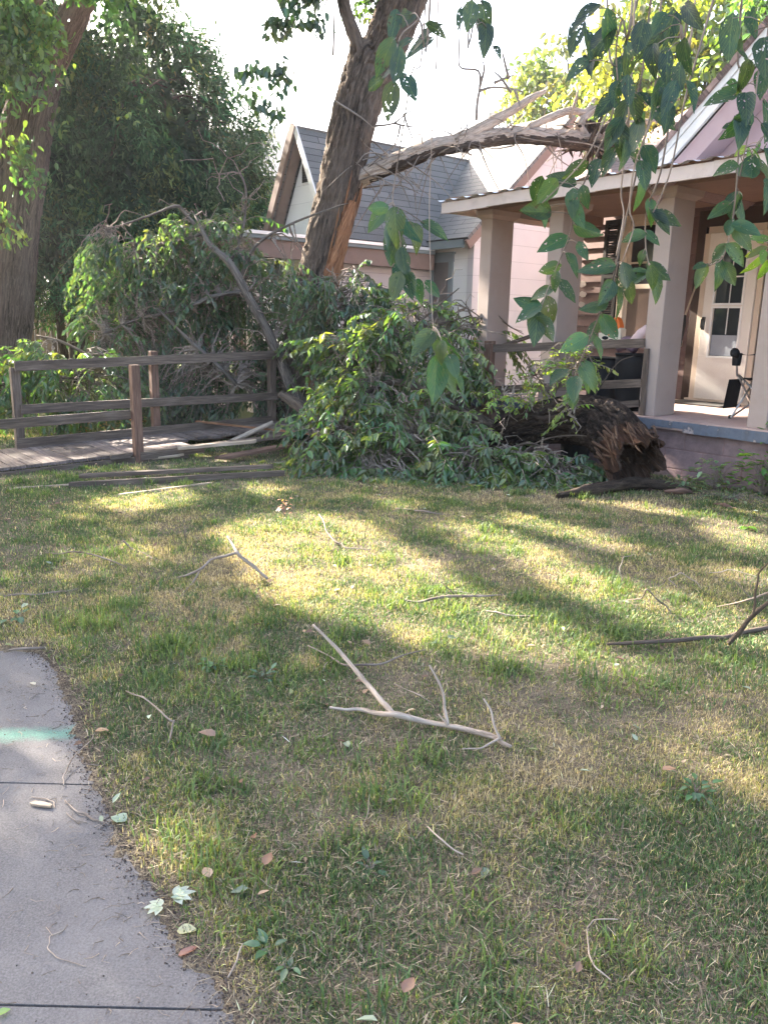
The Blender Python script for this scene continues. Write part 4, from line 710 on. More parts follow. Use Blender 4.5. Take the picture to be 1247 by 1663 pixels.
c4 = ell(150, (-.2, 11.4, 8.4), (3.6, 3.4, 1.7)); c4 = c4[proj(c4)[:, 1] < -70]; clump_leaves(cr, c4, .5, 40, .16, (.06, .11, .03)); cr.build('crown', M['leaf'], bt)
m = MB(); m.many(limb_paths(P(553, -30, 11), np.vstack([c3, c2]), 7, .4), .012, .003); m.many(limb_paths(P(670, -140, 11), c4[::3], 7, .6), .05, .01); m.build('branches', M['bark'], bt)

# limb lying across the roofs
LB = [P(556, 300, 11.35), P(596, 284, 11.25), P(645, 262, 11.25), P(700, 241, 11.4), P(760, 229, 11.6), P(830, 219, 11.9), P(900, 222, 12.2), P(950, 228, 12.5), P(985, 246, 12.7)]
fl = thing('fallen_limb', tuple(LB[4]), 'thick pale broken limb lying across the roofs from the leaning trunk', 'limb')
m = MB(); m.tube(LB, [.15, .125, .115, .12, .11, .105, .11, .125, .07], 48, 12, .20, 12, ridge=.03, rfreq=1.2); m.build('stem', M['deadwood'], fl, smooth=True)
m = MB(); m.tube([p + np.array([.02, -.04, -.058]) for p in LB[1:8]], [.065, .085, .082, .078, .078, .085, .09], 26, 12, .22, 13, ridge=.03); m.build('torn_underside', M['bark_dark'], fl, smooth=True)
m = MB()
for q, r in (([P(735, 232, 11.5), P(790, 203, 11.7), P(830, 180, 11.9), P(865, 158, 12.1), P(885, 148, 12.2)], [.095, .08, .065, .05, .028]), ([P(858, 208, 12.0), P(890, 192, 12.1), P(925, 180, 12.3), P(950, 182, 12.5), P(965, 160, 12.6)], [.05, .06, .055, .05, .03]), ([P(950, 228, 12.5), P(940, 205, 12.4), P(955, 185, 12.5), P(985, 170, 12.6), P(1010, 166, 12.7)], [.09, .08, .06, .05, .03]),
             ([P(965, 225, 12.5), P(1000, 205, 12.7), P(1050, 198, 13.0), P(1100, 200, 13.3)], [.07, .055, .045, .02]), ([P(925, 192, 12.3), P(935, 160, 12.2), P(942, 135, 12.2)], [.03, .022, .012])): m.tube(q, r, 22, 8, .15, 14, ridge=.012)
m.build('side_branch', M['deadwood'], fl, smooth=True)
m = MB()
for q in ([(773, 195), (775, 165), (779, 140), (776, 115), (748, 110), (745, 85), (748, 20), (750, -40)], [(778, 148), (800, 142), (835, 145), (850, 150)], [(830, 150), (812, 125), (800, 115)], [(779, 140), (786, 112), (782, 95)], [(802, 135), (825, 125), (835, 122)], [(826, 128), (818, 95), (815, 80)], [(835, 145), (842, 165), (846, 180)]): m = MB(); m.tube([P(x, y, 11.5) for x, y in q], np.linspace(.022, .006, len(q)), 5, 4); m.build('twig', M['twig'], fl, smooth=True)
for k in range(92):
    b = LB[rng.integers(1, 8)] + rng.normal(0, .08, 3); d = nrm(np.array([rng.normal(), rng.normal() * .6 - .25, rng.normal() * .8 - .35])); L = rng.uniform(.3, 1.0); m = MB(); m.tube([b, b + d * L * .5 + rng.normal(0, .05, 3), b + d * L + np.array([0, 0, -.12 * L]) + rng.normal(0, .06, 3)], [.011, .007, .003], 4, 4); m.build('twig', M['twig'], fl, smooth=True)
m = MB(); c5 = np.array([P(rng.uniform(945, 1090), rng.uniform(150, 250), rng.uniform(12.4, 13.4)) for _ in range(16)]); clump_leaves(m, c5, .16, 22, .08, (.07, .10, .04), False); m.build('foliage', M['leaf'], fl)
m = MB()
for k in range(40):
    b = P(958, 222, 12.5) + rng.normal(0, .12, 3); L = rng.uniform(.2, .55); d = nrm(np.array([rng.normal(), rng.normal() * .4, rng.normal() - .4])); m.tube([b, b + d * L * .6, b + d * L], [.035, .022, .006], 6, 3, .2)
m.build('shattered_end', M['bark_dark'], fl, smooth=True)

# background trees behind the roofs
def back_tree(name, x, y, z, r, lab, base, n, per=55, ln=.2):
    o = thing(name, (x, y, 0), lab, 'tree', 'trees behind the houses'); m = MB(); m.tube([(x, y, -.1), (x + .2, y, z * .4), (x - .1, y, z * .8), (x, y, z + r[2] * .5)], [.3, .22, .16, .05], 14, 5, .1, 3, ridge=.02); m.build('trunk', M['bark'], o, smooth=True)
    c = ell(n, (x, y, z), r, .35); m = MB(); clump_leaves(m, c, .42, per, ln, base, False); m.build('crown', M['leaf'], o); m = MB(); m.many(limb_paths((x, y, z * .7), c[::2], 6, .5), .06, .012); m.build('branches', M['bark'], o)
q = P(1130, 130, 20); back_tree('leafy_tree', q[0], 20, q[2], (2.5, 2.2, 2.3), 'bright yellow-green tree behind the bungalow roof beside the white bargeboard', (.13, .17, .03), 150)
q = P(935, 170, 24); back_tree('leafy_tree', q[0], 24, q[2], (1.9, 1.8, 1.5), 'pale tree top beyond the ridge where the fallen limb ends', (.10, .13, .05), 80, 45)
q = P(1010, 185, 22); back_tree('leafy_tree', q[0], 22, q[2] - .2, (1.6, 1.5, 1.4), 'yellow-green tree filling the gap between the two roofs', (.12, .16, .035), 70)
q = P(446, 262, 40); back_tree('leafy_tree', q[0], 40, q[2] - .9, (1.7, 1.7, 1.6), 'small distant tree poking above the far tan house', (.09, .12, .05), 50, 40, .24)
q = P(1250, 70, 17); back_tree('leafy_tree', q[0] + .6, 17, q[2], (1.5, 1.6, 1.9), 'dark green tree top behind the bungalow gable at the right edge', (.05, .10, .03), 70)

# ================================================================ FALLEN BRANCHES
def brush(name, lab, cat, stems, clusters, base, leafcol, group=None, nl=13, L0=(.30, .55), leaf=(.072, .125), twigcol=None, wood='bark', droop=1.0, bare_tw=0, thin=.72, clump=True):
    """stems: [(points, radii)], clusters: [(centre, radii, sprays, lean)]; leaves stand in two rows on drooping sprays"""
    o = thing(name, base, lab, cat, group); m = MB()
    for pts, r in stems: m.tube(pts, r, 16 if max(r) > .03 else 7, 6, .12, 21, ridge=.010 if max(r) > .03 else 0)
    m.build('stem', M[wood], o, smooth=True)
    SP = np.vstack([spline(p, r, 6)[0] for p, r in stems]); B, D, LL, CL = [], [], [], []
    for c, r, n, lean in clusters:
        n = max(5, int(n * thin)); r = np.asarray(r) * (.92 if clump else .86); b = ell(n, c, r, .25)
        if clump: sub = ell(max(2, n // 8), c, r, .35); b = sub[rng.integers(0, len(sub), n)] + rng.normal(0, .085, (n, 3)) * np.array([1, 1, .8])
        b[:, 2] = np.maximum(b[:, 2], .06); i = np.argmin(((b[:, None] - SP[None, ::3]) ** 2).sum(-1), 1); out = nrm(b - SP[::3][i]); d = nrm(out * .8 + rng.normal(0, .5, (n, 3)) + np.asarray(lean)); B.append(b); D.append(d); LL.append(rng.uniform(*L0, n)); CL.append(tint(leafcol, n, .22, .18))
    B, D, LL, CL = np.vstack(B), np.vstack(D), np.concatenate(LL), np.vstack(CL); S_ = len(B); t = np.linspace(0, 1, 6)[None, :, None]; path = B[:, None] + D[:, None] * LL[:, None, None] * t + np.array([0, 0, -.55 * droop]) * LL[:, None, None] * t ** 2
    path[..., 2] = np.maximum(path[..., 2], .02 + .03 * rng.random((S_, 1))); tw = MB(); tw.many(path, .0048, .0018)
    i = np.argmin(((B[:, None] - SP[None, ::3]) ** 2).sum(-1), 1); k = rng.random(S_) < .55; tw.many(limb_paths(SP[::3][i][k], B[k], 6, .25), .013, .005)
    if bare_tw:
        b = SP[rng.integers(0, len(SP), bare_tw)]; tw.many(limb_paths(b, b + rdir(bare_tw) * rng.uniform(.3, .9, (bare_tw, 1)) * np.array([1, 1, .45]) + np.array([0, -.25, -.02]), 7, .35), .009, .003)
    tw.build('twigs', M['twig'], o); lf = MB(); tt = (np.arange(nl) + .6) / nl; fi = tt * 5; i0 = np.minimum(fi.astype(int), 4); f = (fi - i0)[None, :, None]; pos = path[:, i0] * (1 - f) + path[:, i0 + 1] * f; td = nrm(path[:, i0 + 1] - path[:, i0])
    sd = nrm(np.cross(td, np.array([0, 0, 1.0]) + rng.normal(0, .25, (S_, 1, 3)))); side = np.where(np.arange(nl) % 2 == 0, 1, -1)[None, :, None]; d = td * .55 + sd * side * .75 + np.array([0, 0, -.38 * droop]) + rng.normal(0, .22, (S_, nl, 3)); up = np.array([0, 0, 1.0]) + rng.normal(0, .35, (S_, nl, 3)) - td * .2
    keep = rng.random((S_, nl)) < .9; sz = rng.uniform(*leaf, (S_, nl)) * np.interp(np.arange(nl), [0, nl * .5, nl], [.8, 1.1, .75])[None]; col = CL[:, None] * np.exp(rng.normal(0, .2, (S_, nl, 1)))
    leaves(lf, pos[keep], d[keep], up[keep], sz[keep], sz[keep] * rng.uniform(.38, .5, keep.sum()), col[keep].clip(0, .6), .25, .22); lf.build('foliage', M['leaf'], o); return o
GRN = (.058, .115, .042); FB = 'branches fallen around the broken tree'
brush('fallen_branch', 'tall fallen branch with wilting drooping leaves behind the left ramp railing', 'branch',
      [([P(525, 700, 10.6), P(480, 640, 10.7), P(455, 585, 10.75), P(430, 530, 10.7), P(400, 475, 10.6), P(375, 430, 10.6), P(340, 395, 10.7), P(318, 350, 10.9)], [.11, .085, .075, .066, .06, .05, .038, .018]), ([P(400, 475, 11), P(350, 480, 10.9), P(300, 500, 10.8), P(220, 520, 10.8), P(160, 545, 10.8)], [.04, .03, .025, .018, .01]),
       ([P(340, 395, 11.2), P(300, 345, 11.2), P(285, 335, 11.1), P(250, 348, 11.1), P(200, 365, 11), P(165, 375, 11)], [.03, .024, .02, .016, .012, .006]), ([P(390, 455, 11), P(415, 400, 10.9), P(470, 365, 10.8), P(540, 338, 10.7), P(565, 330, 10.6)], [.028, .022, .016, .01, .005]), ([P(400, 330, 11.2), P(398, 300, 11.2), P(385, 280, 11.2), P(350, 285, 11.2)], [.016, .014, .010, .006]), ([P(375, 430, 11.1), P(395, 370, 11.2), P(400, 325, 11.2)], [.03, .02, .014]),
       ([P(255, 500, 10.6), P(300, 545, 10.65), P(345, 585, 10.75), P(385, 625, 10.8)], [.012, .022, .026, .03]), ([P(330, 380, 11.1), P(270, 395, 11.0), P(215, 400, 11)], [.02, .014, .007])],
      [(P(330, 360, 11.2), (.55, .5, .55), 80, (0, -.3, -.3)), (P(235, 385, 11.1), (.55, .5, .40), 70, (-.3, -.2, -.4)), (P(185, 430, 11.1), (.36, .5, .62), 90, (-.3, -.2, -.4)), (P(300, 450, 11.3), (.8, .6, .55), 160, (0, -.4, -.3)), (P(390, 450, 11.5), (.65, .5, .6), 130, (.1, -.4, -.3)), (P(330, 530, 11.5), (1.3, .5, .55), 230, (0, -.5, -.3)), (P(215, 530, 11.2), (.6, .5, .5), 130, (-.2, -.4, -.3)),
       (P(445, 420, 11.0), (.4, .4, .5), 40, (.1, -.3, -.4)), (P(455, 560, 11.6), (.5, .4, .7), 90, (0, -.3, -.4)), (P(400, 620, 11.5), (.7, .4, .35), 90, (0, -.4, -.2)), (P(260, 620, 11.3), (1.0, .45, .40), 160, (0, -.4, -.2)), (P(350, 640, 11.2), (1.2, .4, .35), 170, (0, -.4, -.1))], (P(525, 700, 10.6)[0], 10.6, 0), (.046, .086, .037), FB, bare_tw=60, wood='bark_gray', thin=.85)
brush('fallen_branch', 'low sunlit fallen foliage at the far left beyond the ramp railing', 'branch', [([(-6.6, 10.6, .25), (-5.6, 10.5, .5), (-4.6, 10.4, .7), (-3.9, 10.3, .75)], [.03, .026, .02, .01]), ([P(60, 545, 10.8), P(100, 555, 10.7), P(150, 580, 10.6)], [.012, .018, .02])],
      [(P(90, 590, 10.3), (.9, .5, .28), 130, (0, -.3, -.1)), (P(20, 610, 10.3), (.8, .5, .32), 110, (-.1, -.3, -.1)), (P(150, 625, 10.3), (.7, .4, .32), 90, (0, -.3, -.1)), (P(-60, 640, 10.3), (.8, .5, .4), 80, (0, -.2, -.1)), (P(60, 660, 10.5), (1.0, .4, .22), 60, (0, -.3, 0))], (-5.2, 10.5, 0), (.07, .13, .04), FB)
brush('fallen_branch', 'dark drooping fallen foliage hanging against the foot of the leaning trunk', 'branch', [([P(600, 640, 10.3), P(580, 560, 10.4), P(560, 500, 10.5), P(545, 460, 10.6)], [.05, .04, .03, .015]), ([P(640, 560, 10.2), P(590, 560, 10.3), P(540, 570, 10.4), P(520, 590, 10.4)], [.05, .055, .05, .03])],
      [(P(560, 480, 10.5), (.42, .4, .36), 85, (0, -.4, -.5)), (P(530, 530, 10.5), (.35, .3, .5), 60, (-.2, -.4, -.5)), (P(590, 540, 10.4), (.45, .4, .45), 90, (.1, -.4, -.5)), (P(610, 610, 10.2), (.5, .4, .5), 90, (0, -.4, -.4)), (P(520, 640, 10.4), (.35, .3, .4), 30, (0, -.4, -.4))], (P(600, 640, 10.3)[0], 10.3, 0), (.05, .092, .035), FB, bare_tw=25, thin=1.2)
brush('fallen_branch', 'large sprawling fallen branch spilling glossy leaves onto the lawn in front of the porch', 'branch',
      [([P(880, 720, 8.8), P(800, 690, 8.9), P(720, 650, 9.0), P(640, 620, 9.1), P(580, 650, 8.9), P(520, 720, 8.6)], [.07, .06, .05, .04, .025, .01]), ([P(760, 670, 9.0), P(720, 590, 9.3), P(690, 530, 9.5), P(660, 500, 9.6)], [.04, .03, .02, .01]), ([P(690, 600, 9.3), P(730, 545, 10.0), P(780, 520, 10.5), P(740, 490, 10.5)], [.02, .016, .010, .005]), ([P(640, 560, 9.5), P(690, 515, 9.6), P(745, 468, 9.7)], [.018, .014, .006]), ([P(660, 540, 9.6), P(720, 525, 9.6), P(765, 512, 9.6)], [.018, .012, .005]),
       ([P(720, 650, 9.0), P(680, 700, 8.6), P(640, 740, 8.3), P(600, 770, 8.1)], [.03, .02, .014, .006]), ([P(800, 690, 8.9), P(780, 740, 8.4), P(830, 780, 8.0)], [.03, .018, .008])],
      [(P(640, 520, 9.5), (.55, .45, .32), 85, (.1, -.4, -.1)), (P(715, 520, 10.2), (.45, .4, .28), 55, (.2, -.3, -.1)), (P(590, 570, 9.4), (.45, .4, .35), 70, (-.1, -.5, -.2)), (P(680, 590, 9.2), (.65, .45, .4), 130, (0, -.5, -.2)), (P(745, 600, 10.5), (.35, .35, .45), 60, (.1, -.4, -.2)), (P(580, 660, 8.8), (.42, .4, .42), 120, (-.3, -.5, -.2)), (P(660, 680, 8.6), (.6, .4, .42), 180, (0, -.6, -.2)), (P(720, 705, 8.5), (.45, .4, .30), 120, (.1, -.6, -.2)),
       (P(530, 735, 8.4), (.36, .3, .26), 80, (-.3, -.5, 0)), (P(610, 755, 8.15), (.55, .3, .20), 120, (-.1, -.6, 0)), (P(700, 760, 8.1), (.55, .3, .2), 120, (0, -.6, 0)), (P(790, 765, 8.0), (.5, .3, .2), 110, (.1, -.6, 0)), (P(860, 775, 7.9), (.38, .25, .17), 70, (.2, -.6, 0)), (P(800, 550, 10.8), (.35, .3, .22), 30, (.3, -.3, -.1))], (P(700, 700, 8.8)[0], 8.8, 0), (.078, .132, .037), FB, bare_tw=45, thin=.66)
brush('fallen_branch', 'bright yellow-green leafy shoot standing behind the hollow log', 'branch', [([P(880, 690, 8.75), P(900, 640, 8.6), P(925, 600, 8.5), P(955, 575, 8.45)], [.016, .012, .009, .004]), ([P(895, 645, 8.6), P(870, 610, 8.55), P(850, 585, 8.5)], [.01, .007, .003]), ([P(905, 650, 8.4), P(930, 655, 8.1), P(932, 690, 8.05)], [.008, .006, .003]), ([P(960, 650, 8.4), P(1000, 592, 8.35), P(1028, 578, 8.3)], [.008, .005, .003]), ([P(800, 690, 8.7), P(815, 655, 8.6), P(835, 640, 8.55)], [.008, .006, .003])],
      [(P(890, 605, 8.55), (.28, .2, .20), 34, (.1, -.3, .1)), (P(945, 590, 8.45), (.24, .2, .16), 22, (.1, -.3, .1)), (P(850, 640, 8.6), (.26, .2, .10), 16, (0, -.3, .1)), (P(925, 655, 8.1), (.10, .08, .20), 12, (0, -.4, -.4)), (P(812, 650, 8.5), (.18, .2, .12), 18, (0, -.3, .1))], (P(880, 700, 8.75)[0], 8.75, 0), (.16, .25, .035), FB, nl=9, L0=(.14, .28), leaf=(.045, .075), thin=1.0, droop=.5, clump=False)
brush('fallen_branch', 'low leafy sprig lying against the broken log at its near side', 'branch', [([P(800, 740, 8.2), P(860, 720, 8.1), P(900, 745, 8.0), P(930, 790, 7.9)], [.015, .012, .009, .005]), ([P(820, 760, 8.1), P(880, 715, 8.1), P(960, 710, 8.0), P(1010, 750, 7.95)], [.009, .008, .006, .003])],
      [(P(850, 762, 8.0), (.32, .2, .18), 60, (0, -.5, 0)), (P(890, 785, 7.9), (.32, .2, .17), 64, (.1, -.5, 0)), (P(935, 790, 7.9), (.16, .15, .12), 18, (.1, -.4, 0)), (P(880, 800, 7.8), (.25, .15, .08), 24, (0, -.4, 0))], (P(870, 780, 8.0)[0], 8.0, 0), (.065, .125, .045), FB, nl=11, L0=(.2, .4), bare_tw=2, thin=1.25)
# broken hollow log
LG = [P(790, 712, 9.0), P(830, 704, 8.85), P(880, 687, 8.65), P(930, 682, 8.42), P(975, 690, 8.22), P(1005, 715, 7.95), P(1026, 742, 7.62)]
lg = thing('hollow_log', (LG[3][0], LG[3][1], 0), 'thick broken trunk section with furrowed bark and a splintered hollow end beside the porch', 'log')
lr = [.17, .20, .24, .275, .285, .275, .27]
m = MB(); m.tube(LG, lr, 128, 26, .10, 31, ridge=.034, rfreq=.75, caps=False); v = m.V[0].reshape(-1, 128, 3); kk = v.shape[0]
ax = nrm(np.array(LG[-1]) - np.array(LG[-2])); jg = (fbm(np.stack([np.cos(np.linspace(0, 6.283, 128)) * 2.1 + 3, np.sin(np.linspace(0, 6.283, 128)) * 2.1, np.zeros(128)], -1), 5, 3) - .42) * .75
for q in range(14): v[kk - 14 + q] += ax * (jg * (q / 13) ** 1.6)[:, None]; cc = v[kk - 14 + q].mean(0); v[kk - 14 + q] = cc + (v[kk - 14 + q] - cc) * (1 + .16 * (q / 13) ** 2)
m.V[0] = v.reshape(-1, 3); cl = np.ones((kk, 128, 3)); cl[-15:] = np.array([1.05, .72, .58]); m.C[0] = cl.reshape(-1, 3); lb = m.build('bark_shell', M['bark_log'], lg, smooth=True)
iv = v[int(kk * .45):].copy(); s_ = np.linspace(.72, .90, len(iv))[:, None, None]; cc = iv.mean(1, keepdims=True); iv = cc + (iv - cc) * s_ * (1 + .05 * rng.normal(0, 1, (len(iv), 128, 1)) * .4); m = MB(); k_ = len(iv); a = np.arange(k_ - 1)[:, None] * 128; j = np.arange(128)[None]; jn = (j + 1) % 128
tcx = np.stack([np.repeat(np.arange(k_)[:, None] * .03, 128, 1), np.repeat(np.cos(np.arange(128) / 20.37)[None], k_, 0), np.repeat(np.sin(np.arange(128) / 20.37)[None], k_, 0)], -1)
m.add(iv.reshape(-1, 3), np.stack([a + jn, a + j, a + 128 + j, a + 128 + jn], -1).reshape(-1, 4), tcx.reshape(-1, 3)); ro, ri = v[-1], iv[-1]; m.add(np.vstack([ro, ri]), np.stack([j[0], jn[0], jn[0] + 128, j[0] + 128], -1), np.vstack([tcx[-1], tcx[-1] + .1])); m.build('hollow_core', mat_wood('rotten_core', (.012, .008, .006), (.05, .026, .016), (.16, .08, .045), .95, 1.4), lg, smooth=True)
m = MB()
for k in range(70):
    q = v[-4 - rng.integers(0, 10)][rng.integers(0, 128)]; d = nrm(ax + rng.normal(0, .16, 3)); L = rng.uniform(.05, .26); m.tube([q - d * .16, q + d * L * .4 + rng.normal(0, .008, 3), q + d * L], [rng.uniform(.008, .022), .008, .0015], 5, 3, .3)
m.build('splinters', mat_wood('splinter_wood', (.03, .016, .011), (.085, .048, .032), (.22, .15, .10), .9, 1.6), lg, smooth=False)
def debris_piece(name, lab, cat, pts, rad, mat, n=12, rough=.25, group=None, ridge=.01):
    o = MB(); o.base = np.array(pts[len(pts) // 2]); o.tube(pts, rad, n, 6, rough, rng.integers(99), ridge=ridge); return tag(o.build(name, M[mat], smooth=True), lab, cat, group)
debris_piece('bark_slab', 'long torn slab of bark and wood on the ground in front of the hollow log', 'wood debris', [PZ(905, 806, .04), PZ(960, 795, .07), PZ(1020, 786, .08), PZ(1075, 788, .06), PZ(1122, 796, .03)], [.03, .06, .065, .055, .02], 'bark_dark', 16, .4)
debris_piece('bark_slab', 'short reddish chunk of split wood at the right end of the torn bark slab', 'wood debris', [PZ(1078, 798, .04), PZ(1105, 797, .06), PZ(1124, 799, .03)], [.015, .04, .012], 'redwood', 14, .6)
debris_piece('bark_slab', 'small strip of brown bark lying in the grass right of the log', 'wood debris', [PZ(1150, 818, .02), PZ(1175, 822, .03), PZ(1198, 828, .02)], [.012, .03, .01], 'redwood', 14, .6)
debris_piece('broken_bough', 'broken gray bough end leaning against the ramp railing end post', 'branch', [P(455, 640, 10.0), P(480, 655, 9.9), P(510, 680, 9.7), P(540, 705, 9.5)], [.05, .075, .08, .06], 'bark', 16, .3)

# ================================================================ RAMP AND RAILINGS
def dz(b): return .09 + .032 * (b + 5.7)
rp = thing('wheelchair_ramp', H(3.8, -4, 0), 'broken wooden wheelchair ramp with weathered post and rail sides', 'ramp')
m = MB(); b = -7.2
while b < -1.6:
    w_ = .138
    if not (-3.75 < b < -2.75): m.box(H(3.26, b, dz(b) - .03), HA * 1.12, HB * w_ + HZ * .004, HZ * .03, col=np.ones(3) * rng.uniform(.85, 1.5))
    else: m.box(H(3.70 + .3 * rng.random(), b, dz(b) - .03), HA * (.5 + .12 * rng.random()), HB * w_, HZ * .03, col=np.ones(3) * rng.uniform(.8, 1.3))
    b += w_ + .008
m.build('deck', mat_wood('deck_wood', (.06, .046, .04), (.14, .105, .094), (.25, .20, .18)), rp)
m = MB(); m.box(H(3.24, -7.2, dz(-7.2) - .16), HB * 3.4 + HZ * .108, -HA * .04, HZ * .125); m.box(H(4.37, -7.2, dz(-7.2) - .16), HB * 5.5 + HZ * .176, HA * .04, HZ * .125); m.build('stringer', M['oldwood'], rp)
def post(a, b, z0, z1, mat='oldwood', w_=.09): c = MB(); c.box(H(a - w_ / 2, b - w_ / 2, z0), HA * w_, HB * w_, HZ * (z1 - z0)); return c.build('post', M[mat], rp, bevel=.006)
post(4.42, -5.20, -.05, .96); post(4.42, -3.64, -.05, 1.13, 'redwood'); post(4.42, -2.02, -.05, 1.10); post(3.23, -4.35, -.05, 1.04, 'redwood')
def rail(p, q, h=.10, t=.04, mat='oldwood'): c = MB(); c.bar(p, q, t, h); return c.build('rail', M[mat], rp, bevel=.004)
rail(PA(24, 595, 4.35), PA(453, 576, 4.35), .105); rail(PA(34, 665, 4.35), PA(451, 643, 4.35)); rail(PA(27, 722, 4.33), PA(440, 683, 4.33), .12); rail(PA(-60, 694, 3.28), PA(212, 673, 3.28), .095)
cur = MB(); cur.bar(PA(180, 746, 3.22), PA(212, 742, 3.22), .04, .09); cur.bar(PA(228, 741, 3.2), PA(330, 728, 3.22), .04, .085); cur.build('curb_board', M['oldwood'], rp)
def board(lab, p, q, w_, t, mat='oldwood', up=(0, 0, 1), jag=True, name='loose_board', cat='board', grp='boards broken off the ramp'):
    o = MB(); p, q = np.asarray(p), np.asarray(q); o.base = (p + q) / 2; d = q - p; x = nrm(np.cross(d, np.asarray(up, float))); u = nrm(np.cross(x, d)); L = np.linalg.norm(d); n = 9; s = np.linspace(-.5, .5, n); ends = .10 * rng.random((2, n)) * (w_ / .1) if jag else np.zeros((2, n)); v, tc = [], []
    for z in (-.5, .5):
        for e in (0, 1):
            for k in range(n): pos = (ends[0, k] if e == 0 else L - ends[1, k]); v.append(p + nrm(d) * pos + x * s[k] * w_ + u * z * t); tc.append((pos, s[k] * w_, z * t))
    k = np.arange(n - 1); A, B_, C_, D_ = k, k + n, k + 2 * n, k + 3 * n; fs = [np.stack([A, B_, B_ + 1, A + 1], 1), np.stack([C_, C_ + 1, D_ + 1, D_], 1), np.stack([A, A + 1, C_ + 1, C_], 1), np.stack([B_, D_, D_ + 1, B_ + 1], 1), np.array([[0, 2 * n, 3 * n, n], [n - 1, 2 * n - 1, 4 * n - 1, 3 * n - 1]])]
    o.add(v, fs, np.array(tc) + rng.random(3) * 30); return tag(o.build(name, M[mat], bevel=.002), lab, cat, grp)
board('upper long splintered board on the grass below the ramp', PZ(128, 773, .07), PZ(445, 757, .10), .07, .035); board('lower long dark board on the grass nearest the lawn', PZ(112, 788, .05), PZ(465, 768, .06), .035, .055); board('thin pale lath on the grass below the long dark board', PZ(190, 804, .025), PZ(345, 784, .03), .035, .015, 'palewood')
board('thin batten trailing left through the grass from the long boards', PZ(22, 793, .03), PZ(135, 786, .04), .03, .015, 'palewood')
board('pale split plank lying on the broken ramp deck', PZ(285, 728, .16), PZ(420, 716, .22), .10, .03, 'palewood'); board('dark plank fallen across the broken gap of the ramp', PZ(300, 728, .12), PZ(478, 706, .22), .13, .035); board('reddish plank at the right end of the ramp under the leaves', PZ(350, 745, .08), PZ(475, 722, .14), .14, .03, 'redwood')
board('short jagged plank beside the near ramp post', PZ(232, 745, .06), PZ(300, 738, .08), .10, .025, 'palewood'); board('long thin split lath lying aslant over the ramp end', P(317, 684, 10.0), P(535, 708, 9.3), .05, .02, 'torn')
o = MB(); p_, q_ = P(365, 722, 9.5), P(444, 686, 9.6); o.base = p_; o.tube([p_, (p_ + q_) / 2, q_], [.028, .03, .028], 12, 3, .05); tag(o.build('bare_stick', M['deadwood'], smooth=True), 'thick pale peeled stick propped up on the broken ramp deck', 'stick')
# railing of the porch side
rl = thing('porch_railing', H(1.2, -.2, 0), 'weathered wooden porch railing right of the leafy branch, between an end post and the column', 'railing')
def rl_bar(name, p, q, w_, h, mat='oldwood'): c = MB(); c.bar(p, q, w_, h); return c.build(name, M[mat], rl, bevel=.004)
c = MB(); q = toH(PB(790, 662, -.28)); c.box(H(q[0] - .05, -.33, -.05), HA * .10, HB * .10, HZ * 1.38); c.build('post', M['redwood'], rl, bevel=.006)
rl_bar('rail', PB(798, 566, -.26), PB(1046, 557, -.02), .04, .095); rl_bar('rail', PB(799, 633, -.26), PB(1042, 622, -.02), .04, .09); rl_bar('rail', PB(850, 672, -.22), PB(1038, 655, -.02), .03, .075); rl_bar('brace', PB(1050, 566, -.03), PB(1042, 676, -.03), .04, .05)
board('broken top rail tilted up behind the porch railing', PB(815, 562, .3), PB(893, 535, .5), .035, .12, up=HZ * .1 + HB, grp='broken pieces of the far ramp railing'); board('short broken board slanting behind the middle of the porch railing', PB(858, 612, .3), PB(905, 590, .4), .035, .11, up=HZ * .1 + HB, grp='broken pieces of the far ramp railing')
o = MB(); q = toH(PB(888, 560, .25)); o.base = H(q[0], .25, 0); o.box(H(q[0] - .05, .2, -.05), HA * .1, HB * .1, HZ * 1.35); tag(o.build('broken_post', M['redwood'], bevel=.006), 'upright broken post behind the porch railing below the numbered column', 'post')
# ================================================================ ON THE PORCH
ch = thing('camp_chair', H(-.55, 1.35, S), 'black folding camp chair half hidden behind the right porch column', 'chair')
fz = toH(PZ(1192, 681, S)); ca, cb = fz[0] - .22, fz[1] + .30
def CP(x, y, z): return H(ca + x, cb - y, S + z)   # x to the left along the porch, y to the front
m = MB()
for y in (-.24, .24): m.tube([CP(-.28, y, 0.01), CP(.28, y * .9, .46)], .011, 8, 1); m.tube([CP(.30, y, 0.01), CP(-.26, y * .9, .46)], .011, 8, 1)
for x in (-.28, .28): m.tube([CP(x, .27, .01), CP(x, -.2, .45)], .011, 8, 1); m.tube([CP(x, -.27, .01), CP(x, .22, .45)], .011, 8, 1); m.tube([CP(x, .24, .44), CP(x * 1.08, .27, .67)], .011, 8, 1); m.tube([CP(x, -.22, .40), CP(x * 1.06, -.34, .98)], .011, 8, 1)
m.build('frame', M['steel'], ch, smooth=True)
for x in (-.28, .28):
    for y in (-.26, .26): f_ = MB(); f_.tube([CP(x * 1.05, y, 0), CP(x * 1.05, y, .035)], .018, 8, 1); f_.build('foot', M['blackmetal'], ch)
u = np.linspace(-1, 1, 13); U, V_ = np.meshgrid(u, u); a = np.arange(12)[:, None] * 13 + np.arange(12)[None]; Q = np.stack([a, a + 1, a + 14, a + 13], -1).reshape(-1, 4)
m = MB(); m.add([CP(.27 * x, .24 * y, .44 - .07 * (1 - x * x) * (1 - .4 * y * y) - .02 * (1 - y * y)) for x, y in zip(U.ravel(), V_.ravel())], Q); m.build('seat', M['black'], ch, smooth=True)
m = MB(); m.add([CP(.285 * x, -.26 - .05 * (y + 1) + .05 * (x * x - 1), .70 + .30 * y) for x, y in zip(U.ravel(), V_.ravel())], Q); m.build('backrest', M['black'], ch, smooth=True)
